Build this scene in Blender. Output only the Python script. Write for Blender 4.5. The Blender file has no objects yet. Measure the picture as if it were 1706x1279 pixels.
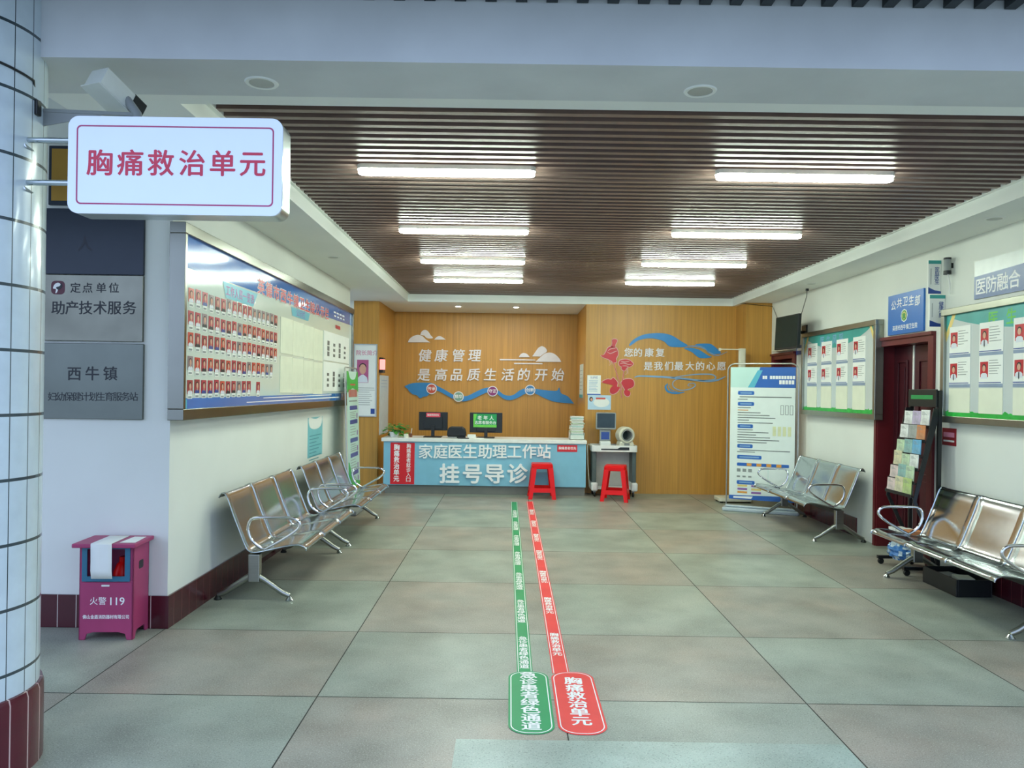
import bpy, bmesh, math, random
from mathutils import Vector, Matrix
random.seed(7)
S = bpy.context.scene
COL = S.collection
PI = math.pi

# ------------------------------------------------------------------ camera, sky, exposure
EYE = 1.5                      # eye height; the lens looks level down the hall (+Y)
FPX, U0, V0, ROLL = 1280.0, 850.0, 650.0, 0.0145
cam_data = bpy.data.cameras.new('camera'); cam = bpy.data.objects.new('camera', cam_data); COL.objects.link(cam)
cr, sr = math.cos(ROLL), math.sin(ROLL)
cam.matrix_world = Matrix(((cr, -sr, 0, 0), (0, 0, -1, 0), (sr, cr, 0, EYE), (0, 0, 0, 1)))
cam_data.sensor_fit = 'HORIZONTAL'; cam_data.sensor_width = 36.0
cam_data.lens = FPX / 1706 * 36.0
cam_data.shift_x = (853 - U0) / 1706; cam_data.shift_y = (V0 - 639.5) / 1706
cam_data.clip_start = 0.05
S.camera = cam

world = bpy.data.worlds.new('overcast_sky'); S.world = world; world.use_nodes = True
bg = world.node_tree.nodes['Background']
bg.inputs['Color'].default_value = (0.57, 0.73, 1.06, 1); bg.inputs['Strength'].default_value = 1.14

S.view_settings.view_transform = 'Standard'
S.view_settings.look = 'None'
S.view_settings.gamma = 1.0
S.view_settings.use_curve_mapping = False
S.view_settings.exposure = 0.80
LED_POWER = 38.5
LED_TINT = (0.86, 1.0, 0.86)

# ------------------------------------------------------------------ pixel rays onto real planes (for measuring outlines off walls)
def ray(u, v):
    du, dv = u - U0, v - V0
    return (du*cr + dv*sr)/FPX, -(-du*sr + dv*cr)/FPX
def on_y(u, v, Y):
    a, b = ray(u, v); return (a*Y, EYE + b*Y)          # -> X, Z
def on_x(u, v, X):
    a, b = ray(u, v); Y = X/a; return (Y, EYE + b*Y)   # -> Y, Z
def on_z(u, v, Z=0.0):
    a, b = ray(u, v); Y = (Z-EYE)/b; return (a*Y, Y)   # -> X, Y

# ------------------------------------------------------------------ materials
def lin(c):
    if isinstance(c, str):
        c = c.lstrip('#'); c = [int(c[i:i+2], 16)/255 for i in (0, 2, 4)]
    return tuple((x/12.92 if x <= 0.04045 else ((x+0.055)/1.055)**2.4) for x in c)
MATS = {}
def mat(name, col, rough=0.6, metal=0.0, var=0.06, scale=9.0, coat=0.0, emit=0.0, bump=0.0, spec=0.5, bscale=None, stretch=None):
    if name in MATS: return MATS[name]
    m = bpy.data.materials.new(name); m.use_nodes = True; MATS[name] = m
    nt = m.node_tree; b = nt.nodes['Principled BSDF']
    c = lin(col)
    tc = nt.nodes.new('ShaderNodeTexCoord'); nz = nt.nodes.new('ShaderNodeTexNoise')
    nz.inputs['Scale'].default_value = scale; nz.inputs['Detail'].default_value = 4
    src = tc.outputs['Object']
    if stretch:
        mp = nt.nodes.new('ShaderNodeMapping'); mp.inputs['Scale'].default_value = stretch
        nt.links.new(src, mp.inputs['Vector']); src = mp.outputs['Vector']
    nt.links.new(src, nz.inputs['Vector'])
    rp = nt.nodes.new('ShaderNodeValToRGB')
    rp.color_ramp.elements[0].position = 0.3; rp.color_ramp.elements[1].position = 0.7
    rp.color_ramp.elements[0].color = tuple(x*(1-var) for x in c) + (1,)
    rp.color_ramp.elements[1].color = tuple(min(1, x*(1+var)) for x in c) + (1,)
    nt.links.new(nz.outputs['Fac'], rp.inputs['Fac']); nt.links.new(rp.outputs['Color'], b.inputs['Base Color'])
    b.inputs['Roughness'].default_value = rough; b.inputs['Metallic'].default_value = metal
    b.inputs['Specular IOR Level'].default_value = spec
    if coat: b.inputs['Coat Weight'].default_value = coat; b.inputs['Coat Roughness'].default_value = 0.06
    if emit:
        b.inputs['Emission Color'].default_value = c + (1,); b.inputs['Emission Strength'].default_value = emit
    if bump:
        n2 = nt.nodes.new('ShaderNodeTexNoise'); n2.inputs['Scale'].default_value = bscale or scale
        nt.links.new(src, n2.inputs['Vector'])
        bp = nt.nodes.new('ShaderNodeBump'); bp.inputs['Strength'].default_value = bump; bp.inputs['Distance'].default_value = 0.02
        nt.links.new(n2.outputs['Fac'], bp.inputs['Height']); nt.links.new(bp.outputs['Normal'], b.inputs['Normal'])
        if coat: nt.links.new(bp.outputs['Normal'], b.inputs['Coat Normal'])
    return m
def mth(nt, op, a, b=None, c=None):
    n = nt.nodes.new('ShaderNodeMath'); n.operation = op
    for i, x in enumerate((a, b, c)):
        if x is None: continue
        if isinstance(x, (int, float)): n.inputs[i].default_value = x
        else: nt.links.new(x, n.inputs[i])
    return n.outputs[0]
def tile_mat(name, tile, joint, rough, su, sv, ju, jv, mode='x', radius=0.32, off=0.0, var=0.05):
    """glazed tiles su x sv metres with joints ju, jv wide; mode: which way the courses run (x, y or round a column)"""
    m = mat(name, tile, rough, var=var, scale=14, coat=0.2); nt = m.node_tree; b = nt.nodes['Principled BSDF']
    tc = nt.nodes.new('ShaderNodeTexCoord'); sp = nt.nodes.new('ShaderNodeSeparateXYZ'); nt.links.new(tc.outputs['Object'], sp.inputs[0])
    if mode == 'round': u = mth(nt, 'MULTIPLY', mth(nt, 'ARCTAN2', sp.outputs['Y'], sp.outputs['X']), radius)
    else: u = sp.outputs['X' if mode == 'x' else 'Y']
    fu = mth(nt, 'FRACT', mth(nt, 'ADD', mth(nt, 'DIVIDE', u, su), 50.13))
    fv = mth(nt, 'FRACT', mth(nt, 'ADD', mth(nt, 'DIVIDE', sp.outputs['Z'], sv), 50.0 + off))
    f = mth(nt, 'MAXIMUM', mth(nt, 'LESS_THAN', fu, ju/su), mth(nt, 'LESS_THAN', fv, jv/sv))
    mx = nt.nodes.new('ShaderNodeMix'); mx.data_type = 'RGBA'
    nt.links.new(f, mx.inputs['Factor'])
    old = b.inputs['Base Color'].links[0].from_socket
    nt.links.new(old, mx.inputs['A']); mx.inputs['B'].default_value = lin(joint) + (1,)
    nt.links.new(mx.outputs['Result'], b.inputs['Base Color'])
    return m
def slab_mat(name, col, col2):
    """polished terrazzo: cloudy stains, fine chips, uneven gloss"""
    m = mat(name, col, 0.42, var=0.10, scale=1.6); nt = m.node_tree; b = nt.nodes['Principled BSDF']
    tc = nt.nodes.new('ShaderNodeTexCoord')
    def noise(sc, det, lo, hi):
        n = nt.nodes.new('ShaderNodeTexNoise'); n.inputs['Scale'].default_value = sc; n.inputs['Detail'].default_value = det
        nt.links.new(tc.outputs['Object'], n.inputs['Vector'])
        r = nt.nodes.new('ShaderNodeMapRange'); r.inputs[1].default_value = lo; r.inputs[2].default_value = hi
        nt.links.new(n.outputs['Fac'], r.inputs[0]); return r.outputs[0]
    def mixc(f, a, bb):
        mx = nt.nodes.new('ShaderNodeMix'); mx.data_type = 'RGBA'
        nt.links.new(f, mx.inputs['Factor']); nt.links.new(a, mx.inputs['A'])
        if isinstance(bb, tuple): mx.inputs['B'].default_value = bb + (1,)
        else: nt.links.new(bb, mx.inputs['B'])
        return mx.outputs['Result']
    base = b.inputs['Base Color'].links[0].from_socket
    c1 = mixc(mth(nt, 'MULTIPLY', noise(2.3, 6, 0.45, 0.75), 0.7), base, lin(col2))
    c2 = mixc(mth(nt, 'MULTIPLY', noise(2.6, 9, 0.38, 0.72), 0.42), c1, lin('#4d4c40'))
    c3 = mixc(mth(nt, 'MULTIPLY', noise(160, 2, 0.56, 0.68), 0.35), c2, lin('#e2e0d2'))
    c4 = mixc(mth(nt, 'MULTIPLY', noise(120, 2, 0.58, 0.68), 0.4), c3, lin('#3b3a36'))
    nt.links.new(c4, b.inputs['Base Color'])
    r = mth(nt, 'ADD', mth(nt, 'MULTIPLY', noise(1.7, 2, 0.2, 0.8), 0.12), 0.33)
    nt.links.new(r, b.inputs['Roughness'])
    return m
def wood_mat(name, col, dark, axis='x', board=0.0):
    """upright timber grain veneer"""
    m = mat(name, col, 0.42, var=0.10, scale=1.0, stretch=(26, 26, 1.1)); nt = m.node_tree; b = nt.nodes['Principled BSDF']
    tc = nt.nodes.new('ShaderNodeTexCoord'); mp = nt.nodes.new('ShaderNodeMapping'); mp.inputs['Scale'].default_value = (70, 70, 0.7)
    nt.links.new(tc.outputs['Object'], mp.inputs[0])
    n = nt.nodes.new('ShaderNodeTexNoise'); n.inputs['Scale'].default_value = 1.0; n.inputs['Detail'].default_value = 5; nt.links.new(mp.outputs[0], n.inputs['Vector'])
    r = nt.nodes.new('ShaderNodeMapRange'); r.inputs[1].default_value = 0.45; r.inputs[2].default_value = 0.75; r.inputs[4].default_value = 0.55
    nt.links.new(n.outputs['Fac'], r.inputs[0])
    mx = nt.nodes.new('ShaderNodeMix'); mx.data_type = 'RGBA'
    nt.links.new(r.outputs[0], mx.inputs['Factor']); nt.links.new(b.inputs['Base Color'].links[0].from_socket, mx.inputs['A'])
    mx.inputs['B'].default_value = lin(dark) + (1,); nt.links.new(mx.outputs['Result'], b.inputs['Base Color'])
    return m
def emat(name, col, strength):
    m = bpy.data.materials.new(name); m.use_nodes = True; MATS[name] = m
    b = m.node_tree.nodes['Principled BSDF']
    b.inputs['Base Color'].default_value = (0.8, 0.8, 0.8, 1)
    b.inputs['Emission Color'].default_value = tuple(col) + (1,); b.inputs['Emission Strength'].default_value = strength
    return m

WHITE = mat('wall_paint', '#e4e6de', 0.75, var=0.025, scale=2.0)
CEIL = mat('ceiling_paint', '#eff2ec', 0.8, var=0.03, scale=1.5)
BEAMP = mat('beam_paint', '#d4d8d8', 0.75, var=0.06, scale=3.0)
WOOD = wood_mat('oak_veneer', '#c4903f', '#98692a')
SLAT = mat('slat_brown', '#846f67', 0.34, var=0.1, scale=6)
SLATB = mat('slat_backing', '#4a382f', 0.8)
MAROON = '#4a1420'
STEEL = mat('stainless_steel', '#bcc4c6', 0.17, 1.0, var=0.05, scale=18)
STEELB = mat('brushed_steel', '#a8aaa2', 0.32, 1.0, var=0.08, scale=4, stretch=(1, 1, 30))
STEELP = mat('perforated_steel', '#9aa2a2', 0.40, 0.6, var=0.12, scale=160)
CHROME = mat('chrome', '#dcdcdc', 0.1, 1.0, var=0.02)
DARKM = mat('dark_metal', '#2b302f', 0.4, 0.5)
BLACK = mat('black_plastic', '#14181a', 0.38)
GREYP = mat('grey_plastic', '#8d9290', 0.5)
WHITEP = mat('white_plastic', '#e6e8e2', 0.4)
CREAM = mat('cream_plastic', '#dcd9c4', 0.4)
PAPER = mat('white_paper', '#eef0ea', 0.6, var=0.02)
PCREAM = mat('cream_paper', '#e6e8d2', 0.6, var=0.03)
RED = mat('red_vinyl', '#d5202a', 0.4, var=0.03)
REDPL = mat('red_plastic', '#e8100f', 0.35, var=0.02, spec=0.25)
TXTW = mat('white_lettering', '#f4f4f2', 0.45, var=0.01)
TXTK = mat('black_lettering', '#20242a', 0.5)
GREYL = mat('grey_lettering', '#71777c', 0.6)
INKG = mat('ink_grey', '#8d938f', 0.7)
BLUE = mat('print_blue', '#2462b4', 0.3, var=0.05, scale=3)
NAVY = mat('print_navy', '#2c4a96', 0.35)
CYAN = mat('print_cyan', '#58b4c8', 0.35, var=0.06, scale=2)
TEAL = mat('print_teal', '#3fa39c', 0.35, var=0.12, scale=4)
MINT = mat('print_mint', '#bfe0d6', 0.4, var=0.05, scale=2)
GREEN = mat('print_green', '#2bb044', 0.4, var=0.2, scale=20)
YEL = mat('print_yellow', '#e8cf7c', 0.5)
ORANGE = mat('print_orange', '#e09a3c', 0.5)
PURPLE = mat('print_purple', '#8a5aa0', 0.5)
PINK = mat('print_pink', '#d98aa6', 0.5)
SKIN = mat('print_skin', '#d9a48c', 0.5)
HAIR = mat('print_hair', '#2a1f1e', 0.5)
PRED = mat('print_red', '#b83444', 0.35, var=0.12, scale=6)
PORANGE = mat('print_vermilion', '#cc4a38', 0.35, var=0.1, scale=6)
SHIRT = mat('print_shirt', '#dfe3ea', 0.5)
BOARD = mat('glossy_poster', '#d9e6dc', 0.13, var=0.03, scale=1.5, bump=0.06, bscale=3.5, coat=0.5)
BOARDB = mat('glossy_poster_blue', '#3a7ed2', 0.10, var=0.08, scale=1.5, bump=0.06, bscale=3.0, coat=0.8)
BOARDG = mat('grey_poster', '#c9d2d0', 0.25, var=0.04, scale=2, coat=0.3)
DOORW = mat('door_maroon', '#45141c', 0.35, var=0.12, scale=4, stretch=(1, 1, 0.2))
FRAMEW = mat('door_frame_maroon', '#621a20', 0.35, var=0.12, scale=4, stretch=(1, 1, 0.2))
ART_BLUE = mat('art_blue', '#2f86c8', 0.4, var=0.04)
ART_WHITE = mat('art_white', '#e8e6ea', 0.5)
ART_RED = mat('art_red', '#c4242e', 0.4, var=0.06)
ART_PINK = mat('art_pink', '#d9aaa6', 0.5)
ART_MIST = mat('art_pale_blue', '#7fa6cc', 0.45)

# ------------------------------------------------------------------ geometry helpers
class Frame:
    """a flat frame of reference: pt(u, v, n)"""
    def __init__(s, o, u, v, n): s.o, s.u, s.v, s.n = Vector(o), Vector(u), Vector(v), Vector(n)
    def pt(s, u, v, n=0.0): return s.o + s.u*u + s.v*v + s.n*n
def FY(Y): return Frame((0, Y, 0), (1, 0, 0), (0, 0, 1), (0, -1, 0))       # faces the entrance; coords X, Z
def FXp(X): return Frame((X, 0, 0), (0, 1, 0), (0, 0, 1), (1, 0, 0))      # on the photo-board wall; coords Y, Z
def FXm(X): return Frame((X, 0, 0), (0, -1, 0), (0, 0, 1), (-1, 0, 0))    # on the door wall; coords -Y, Z
def FZ(Z): return Frame((0, 0, Z), (1, 0, 0), (0, 1, 0), (0, 0, 1))       # floor; coords X, Y

_txt = {}
def text_geo(s, bold=0.0):
    k = (s, bold)
    if k not in _txt:
        c = bpy.data.curves.new('lettering', 'FONT'); c.body = s; c.size = 1.0; c.offset = bold; c.resolution_u = 3
        o = bpy.data.objects.new('lettering', c); COL.objects.link(o)
        m = bpy.data.meshes.new_from_object(o.evaluated_get(bpy.context.evaluated_depsgraph_get()))
        vs = [v.co.copy() for v in m.vertices]; fs = [tuple(p.vertices) for p in m.polygons]
        from collections import Counter
        ec = Counter(); dr = {}
        for f in fs:
            for a, b in zip(f, f[1:] + f[:1]):
                e = (min(a, b), max(a, b)); ec[e] += 1; dr[e] = (a, b)
        rim = [dr[e] for e, n in ec.items() if n == 1]
        bpy.data.objects.remove(o); bpy.data.curves.remove(c); bpy.data.meshes.remove(m)
        xs = [v.x for v in vs] or [0]; ys = [v.y for v in vs] or [0]
        _txt[k] = (vs, fs, rim, min(xs), max(xs), min(ys), max(ys))
    return _txt[k]

def catmull(pts, n=5, closed=True):
    out = []; N = len(pts)
    rng = range(N) if closed else range(N-1)
    for i in rng:
        g = (lambda k: pts[k % N]) if closed else (lambda k: pts[max(0, min(N-1, k))])
        p0, p1, p2, p3 = g(i-1), g(i), g(i+1), g(i+2)
        for j in range(n):
            t = j/n
            out.append(tuple(0.5*((2*p1[k]) + (-p0[k]+p2[k])*t + (2*p0[k]-5*p1[k]+4*p2[k]-p3[k])*t*t + (-p0[k]+3*p1[k]-3*p2[k]+p3[k])*t**3) for k in range(len(p1))))
    if not closed: out.append(tuple(pts[-1]))
    return out
def circle(cx, cy, rx, ry=None, n=20, a0=0, a1=2*PI):
    ry = ry or rx
    full = abs(a1-a0-2*PI) < 1e-6
    return [(cx+rx*math.cos(a0+(a1-a0)*i/(n if full else n-1)), cy+ry*math.sin(a0+(a1-a0)*i/(n if full else n-1))) for i in range(n)]
def rrect(x0, x1, y0, y1, r, n=5):
    p = []
    for cx, cy, a in ((x1-r, y0+r, -PI/2), (x1-r, y1-r, 0), (x0+r, y1-r, PI/2), (x0+r, y0+r, PI)):
        p += [(cx+r*math.cos(a+PI/2*i/n), cy+r*math.sin(a+PI/2*i/n)) for i in range(n+1)]
    return p

class MB:
    def __init__(s): s.v, s.f, s.m, s.mats = [], [], [], []
    def mi(s, m):
        if m not in s.mats: s.mats.append(m)
        return s.mats.index(m)
    def add(s, vs, fs, m):
        k = len(s.v); s.v += [Vector(x) for x in vs]; i = s.mi(m)
        for f in fs: s.f.append(tuple(a+k for a in f)); s.m.append(i)
        return s
    def box(s, x0, x1, y0, y1, z0, z1, m):
        x0, x1 = sorted((x0, x1)); y0, y1 = sorted((y0, y1)); z0, z1 = sorted((z0, z1))
        return s.add([(x, y, z) for z in (z0, z1) for x, y in ((x0, y0), (x1, y0), (x1, y1), (x0, y1))],
                     [(3, 2, 1, 0), (4, 5, 6, 7), (0, 1, 5, 4), (1, 2, 6, 5), (2, 3, 7, 6), (3, 0, 4, 7)], m)
    def fbox(s, F, u0, u1, v0, v1, n0, n1, m):
        P = [F.pt(u, v, n) for n in (n0, n1) for u, v in ((u0, v0), (u1, v0), (u1, v1), (u0, v1))]
        return s.add(P, [(3, 2, 1, 0), (4, 5, 6, 7), (0, 1, 5, 4), (1, 2, 6, 5), (2, 3, 7, 6), (3, 0, 4, 7)], m)
    def quad(s, F, u0, u1, v0, v1, n, m):
        return s.add([F.pt(u0, v0, n), F.pt(u1, v0, n), F.pt(u1, v1, n), F.pt(u0, v1, n)], [(0, 1, 2, 3)], m)
    def poly(s, F, pts, n, m):
        a = sum(p[0]*q[1]-q[0]*p[1] for p, q in zip(pts, pts[1:]+pts[:1]))
        if a < 0: pts = pts[::-1]
        return s.add([F.pt(p[0], p[1], n) for p in pts], [tuple(range(len(pts)))], m)
    def prism(s, F, pts, n0, n1, m):
        a = sum(p[0]*q[1]-q[0]*p[1] for p, q in zip(pts, pts[1:]+pts[:1]))
        if a < 0: pts = pts[::-1]
        N = len(pts)
        return s.add([F.pt(p[0], p[1], n0) for p in pts] + [F.pt(p[0], p[1], n1) for p in pts],
                     [tuple(range(N-1, -1, -1)), tuple(range(N, 2*N))] + [(i, (i+1) % N, N+(i+1) % N, N+i) for i in range(N)], m)
    def ring(s, F, outer, inner, n0, n1, m):
        N = len(outer); P = [F.pt(p[0], p[1], n) for n in (n0, n1) for L in (outer, inner) for p in L]
        fs = []
        for i in range(N):
            j = (i+1) % N
            fs += [(2*N+i, 2*N+j, 3*N+j, 3*N+i), (i, N+i, N+j, j), (i, j, 2*N+j, 2*N+i), (N+j, N+i, 3*N+i, 3*N+j)]
        return s.add(P, fs, m)
    def text(s, F, t, u, v, h, m, n=0.0, depth=0.0, width=None, bold=0.01, align='c', slant=0.0):
        """text centred at u, v with character height h (an em square about h tall)"""
        vs, fs, rim, x0, x1, y0, y1 = text_geo(t, 0.0)
        if not fs: return s
        sy = h/0.93; sx = sy if width is None else width/(x1-x0)
        if bold > 0.0:
            k = bold*1.3*h
            for q, (du, dv) in enumerate(((-k, 0), (k, 0), (0, -k*.8), (0, k*.8))):
                s.text(F, t, u+du, v+dv, h, m, n-1e-5*q, depth, width, 0.0, align, slant)
            return s
        cx = (x0+x1)/2 if align == 'c' else x0
        cy = 0.335 if any(ord(ch) > 0x2e80 for ch in t) else (y0+y1)/2
        W = lambda p, nn: F.pt(u+(p.x-cx)*sx+slant*(p.y-cy)*sy, v+(p.y-cy)*sy, nn)
        N = len(vs)
        s.add([W(p, n+depth) for p in vs], fs, m)
        if depth: s.add([W(p, n) for p in vs]+[W(p, n+depth) for p in vs], [(b, a, N+a, N+b)[::-1] for a, b in rim], m)
        return s
    def vtext(s, F, t, u, v0, v1, size, m, n=0.0, width=None, bold=0.01):
        """characters stacked from v0 (first) to v1 (last)"""
        for i, ch in enumerate(t):
            s.text(F, ch, u, v0+(v1-v0)*(i+0.5)/len(t), size, m, n, width=width, bold=bold)
        return s
    def tube(s, path, r, m, n=10, closed=False, r2=None):
        P = [Vector(p) for p in path]; N = len(P); up = None; rings = []
        for i, p in enumerate(P):
            a = P[(i-1) % N] if closed or i > 0 else P[i]; b = P[(i+1) % N] if closed or i < N-1 else P[i]
            t = (b-a).normalized()
            if up is None: up = t.orthogonal().normalized()
            up = (up - t*up.dot(t))
            up = up.normalized() if up.length > 1e-6 else t.orthogonal().normalized()
            sd = t.cross(up); rr = r if r2 is None else r+(r2-r)*i/(N-1)
            rings += [p+(up*math.cos(2*PI*k/n)+sd*math.sin(2*PI*k/n))*rr for k in range(n)]
        fs = []
        for i in range(N if closed else N-1):
            j = (i+1) % N
            fs += [(i*n+k, i*n+(k+1) % n, j*n+(k+1) % n, j*n+k) for k in range(n)]
        if not closed: fs += [tuple(range(n-1, -1, -1)), tuple((N-1)*n+k for k in range(n))]
        return s.add(rings, fs, m)
    def lathe(s, prof, m, o=(0, 0, 0), axis=(0, 0, 1), n=24, cap=True):
        """prof: (radius, height) pairs along the axis"""
        ax = Vector(axis).normalized(); e = ax.orthogonal().normalized(); g = ax.cross(e); o = Vector(o); vs = []
        for r, h in prof: vs += [o+ax*h+(e*math.cos(2*PI*k/n)+g*math.sin(2*PI*k/n))*max(r, 1e-4) for k in range(n)]
        fs = [(i*n+k, i*n+(k+1) % n, (i+1)*n+(k+1) % n, (i+1)*n+k) for i in range(len(prof)-1) for k in range(n)]
        if cap: fs += [tuple(range(n-1, -1, -1)), tuple((len(prof)-1)*n+k for k in range(n))]
        return s.add(vs, fs, m)
    def stroke(s, F, pts, w, m, n0, n1, taper=True):
        p = catmull(pts, 6, False); L, R = [], []
        for i, q in enumerate(p):
            a = p[max(0, i-1)]; b = p[min(len(p)-1, i+1)]; d = math.hypot(b[0]-a[0], b[1]-a[1]) or 1
            t = i/(len(p)-1); ww = w*(0.25+0.75*math.sin(PI*t)**0.6) if taper else w
            nx, ny = -(b[1]-a[1])/d*ww/2, (b[0]-a[0])/d*ww/2
            L.append((q[0]+nx, q[1]+ny)); R.append((q[0]-nx, q[1]-ny))
        for i in range(len(p)-1):
            s.prism(F, [L[i], L[i+1], R[i+1], R[i]], n0, n1, m)
        return s
    def build(s, name, parent=None, smooth=False, bevel=0.0, local=False, angle=40):
        me = bpy.data.meshes.new(name)
        if parent is not None: off = Vector((0, 0, 0)) if local else OFF.get(parent.name, Vector((0, 0, 0)))
        elif local: off = Vector((0, 0, 0))
        else:
            lo = [min(v[i] for v in s.v) for i in range(3)]; hi = [max(v[i] for v in s.v) for i in range(3)]
            off = Vector(((lo[0]+hi[0])/2, (lo[1]+hi[1])/2, lo[2]))
        me.from_pydata([v-off for v in s.v], [], s.f)
        for m in s.mats: me.materials.append(m)
        me.polygons.foreach_set('material_index', s.m)
        if smooth:
            me.polygons.foreach_set('use_smooth', [True]*len(s.f)); me.set_sharp_from_angle(angle=math.radians(angle))
        me.update()
        o = bpy.data.objects.new(name, me); COL.objects.link(o)
        if bevel:
            b = o.modifiers.new('edge', 'BEVEL'); b.width = bevel; b.segments = 2; b.limit_method = 'ANGLE'; b.angle_limit = math.radians(50)
        if parent is not None: o.parent = parent; OFF[o.name] = off
        else: o.location = off; OFF[o.name] = off
        return o
OFF = {}
def tag(o, label, cat, group=None, kind=None):
    o['label'] = label; o['category'] = cat
    if group: o['group'] = group
    if kind: o['kind'] = kind
    return o
def thing(name, label, cat, loc=(0, 0, 0), rz=0.0, group=None):
    o = bpy.data.objects.new(name, None); COL.objects.link(o); o.empty_display_size = 0.1
    o.location = loc; o.rotation_euler = (0, 0, rz); OFF[o.name] = Vector(loc)
    return tag(o, label, cat, group)
def struct(mb, name, **k):
    o = mb.build(name, **k); o['kind'] = 'structure'; return o
def kids(o): return [c for c in bpy.data.objects if c.parent == o]
def dup(root, loc, rz, label, group=None):
    r = root.copy(); COL.objects.link(r); r.location = loc; r.rotation_euler = (0, 0, rz); r['label'] = label
    if group: r['group'] = group
    for ch in kids(root):
        c = ch.copy(); COL.objects.link(c); c.parent = r
        for g in kids(ch):
            d = g.copy(); COL.objects.link(d); d.parent = c
    return r

# ================================================================== THE SETTING
XL, XR = -2.10, 3.70           # side walls
YP, YB = 11.37, 12.9           # timber panel and the back of the desk recess
ZC, ZS = 2.79, 2.90            # plaster ceiling, underside of the slats
OX0, OX1, OY0 = -1.53, 3.27, 3.52   # opening that holds the slats

GA = slab_mat('terrazzo_green', '#99a193', '#abaf9f'); GB = slab_mat('terrazzo_pink', '#9d998c', '#ab9a89')
fl = MB(); JOINT = mat('floor_joint', '#3a3d36', 0.8)
fl.box(-6.5, 6.5, -7, 13.3, -0.12, -0.003, JOINT)
ys = [-5.8, -4.6, -3.4, -2.2, -1.0, 0.2, 1.4, 2.55, 3.73, 4.735, 5.98, 7.18, 8.4, 9.6, 10.8, 12.0, 13.25]
for i in range(11):
    x0 = -2.1-1.19*3+1.1885*i
    for j in range(len(ys)-1):
        fl.add([(x0+.003, ys[j]+.003, 0), (x0+1.1855, ys[j]+.003, 0), (x0+1.1855, ys[j+1]-.003, 0), (x0+.003, ys[j+1]-.003, 0)], [(0, 1, 2, 3)], GB if (i+j) % 2 else GA)
struct(fl, 'floor', local=True)
gd = MB()
for a in ((-30, 30, -30, -5.8), (-30, -5.665, -5.8, 3.2), (7.4, 30, -5.8, 3.2)): gd.quad(FZ(-.002), a[0], a[1], a[2], a[3], 0, GA)
struct(gd, 'ground', local=True)
ap = MB(); ap.box(-0.21, 1.45, 1.2, 3.287, 0.0, 0.006, slab_mat('threshold_cement', '#aabcae', '#b6c4b8'))
struct(ap, 'floor_threshold')

wl = MB()
wl.box(XL-0.22, XL, 4.75, 10.0, 0, ZC, WHITE); wl.box(-6.0, XL-0.22, 4.75, 4.97, 0, ZC, WHITE); wl.box(-6.0, XL, 4.749, 4.76, ZC, 3.32, WHITE)
struct(wl, 'wall_left', local=True)
wr = MB()
for y0, y1, z0, z1 in ((3.0, 6.70, 0, 3.1), (7.74, 9.96, 0, 3.1), (10.82, 11.6, 0, 3.1), (6.70, 7.74, 2.05, 3.1), (9.96, 10.82, 2.05, 3.1)):
    wr.box(XR, XR+0.22, y0, y1, z0, z1, WHITE)
wr.box(XR+0.22, XR+0.3, 6.6, 7.9, 0, 2.2, WHITE); wr.box(XR+0.22, XR+0.3, 9.9, 10.9, 0, 2.2, WHITE)
struct(wr, 'wall_right', local=True)
wb = MB()
wb.box(-2.4, 4.0, YB, YB+0.15, 0, 3.1, WOOD)
wb.box(1.11, 3.33, YP, YB, 0, 3.1, WOOD)
wb.box(3.33, XR+0.1, 10.9, YB, 0, 3.1, WOOD)
wb.box(-2.33, -1.955, YP, YB, 0, 3.1, WOOD)
struct(wb, 'wall_back', local=True)
wc = MB(); wc.box(-6.0, -2.33, YP, YP+0.15, 0, 3.1, WHITE)
struct(wc, 'wall_corridor', local=True)

ce = MB()
ce.box(-6.0, XL, 3.41, 4.75, 3.32, 3.40, CEIL)
for x0, x1, y0, y1 in ((-6.0, XL, 4.75, YB+.15), (XL, OX0, 3.03, YB+.15), (OX1, 6.0, 3.03, YB+.15), (OX0, OX1, 3.03, OY0), (OX0, OX1, 11.35, YB+.15)):
    ce.box(x0, x1, y0, y1, ZC, 3.40, CEIL)
struct(ce, 'ceiling', local=True)
sl = MB(); sl.box(OX0, OX1, OY0, 11.35, 3.02, 3.1, SLATB)
y = OY0+0.05
while y < 11.33:
    sl.box(OX0, OX1, y, y+0.042, ZS, 3.0, SLAT); y += 0.103
for xx in (OX0+.6, 0.8, OX1-.6): sl.box(xx-.02, xx+.02, OY0, 11.35, 3.0, 3.02, SLATB)
for q in ((OX0, OX0+.025), (OX1-.025, OX1)): sl.box(q[0], q[1], OY0, 11.35, ZS-.006, 3.0, CEIL)
struct(sl, 'ceiling_slats', local=True)
be = MB(); be.box(-6.0, 6.0, 3.025, 3.4, 2.785, 3.30, BEAMP)
struct(be, 'beam', local=True)
rf = MB(); RFM = mat('canopy_sheet', '#343a3c', 0.7)
rf.box(-6.0, 6.0, 2.25, 3.02, 3.06, 3.12, RFM)
x = -6.0
while x < 6.0:
    rf.box(x, x+.045, 2.25, 3.02, 3.025, 3.06, RFM); x += 0.12
struct(rf, 'roof_canopy', local=True)

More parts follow.
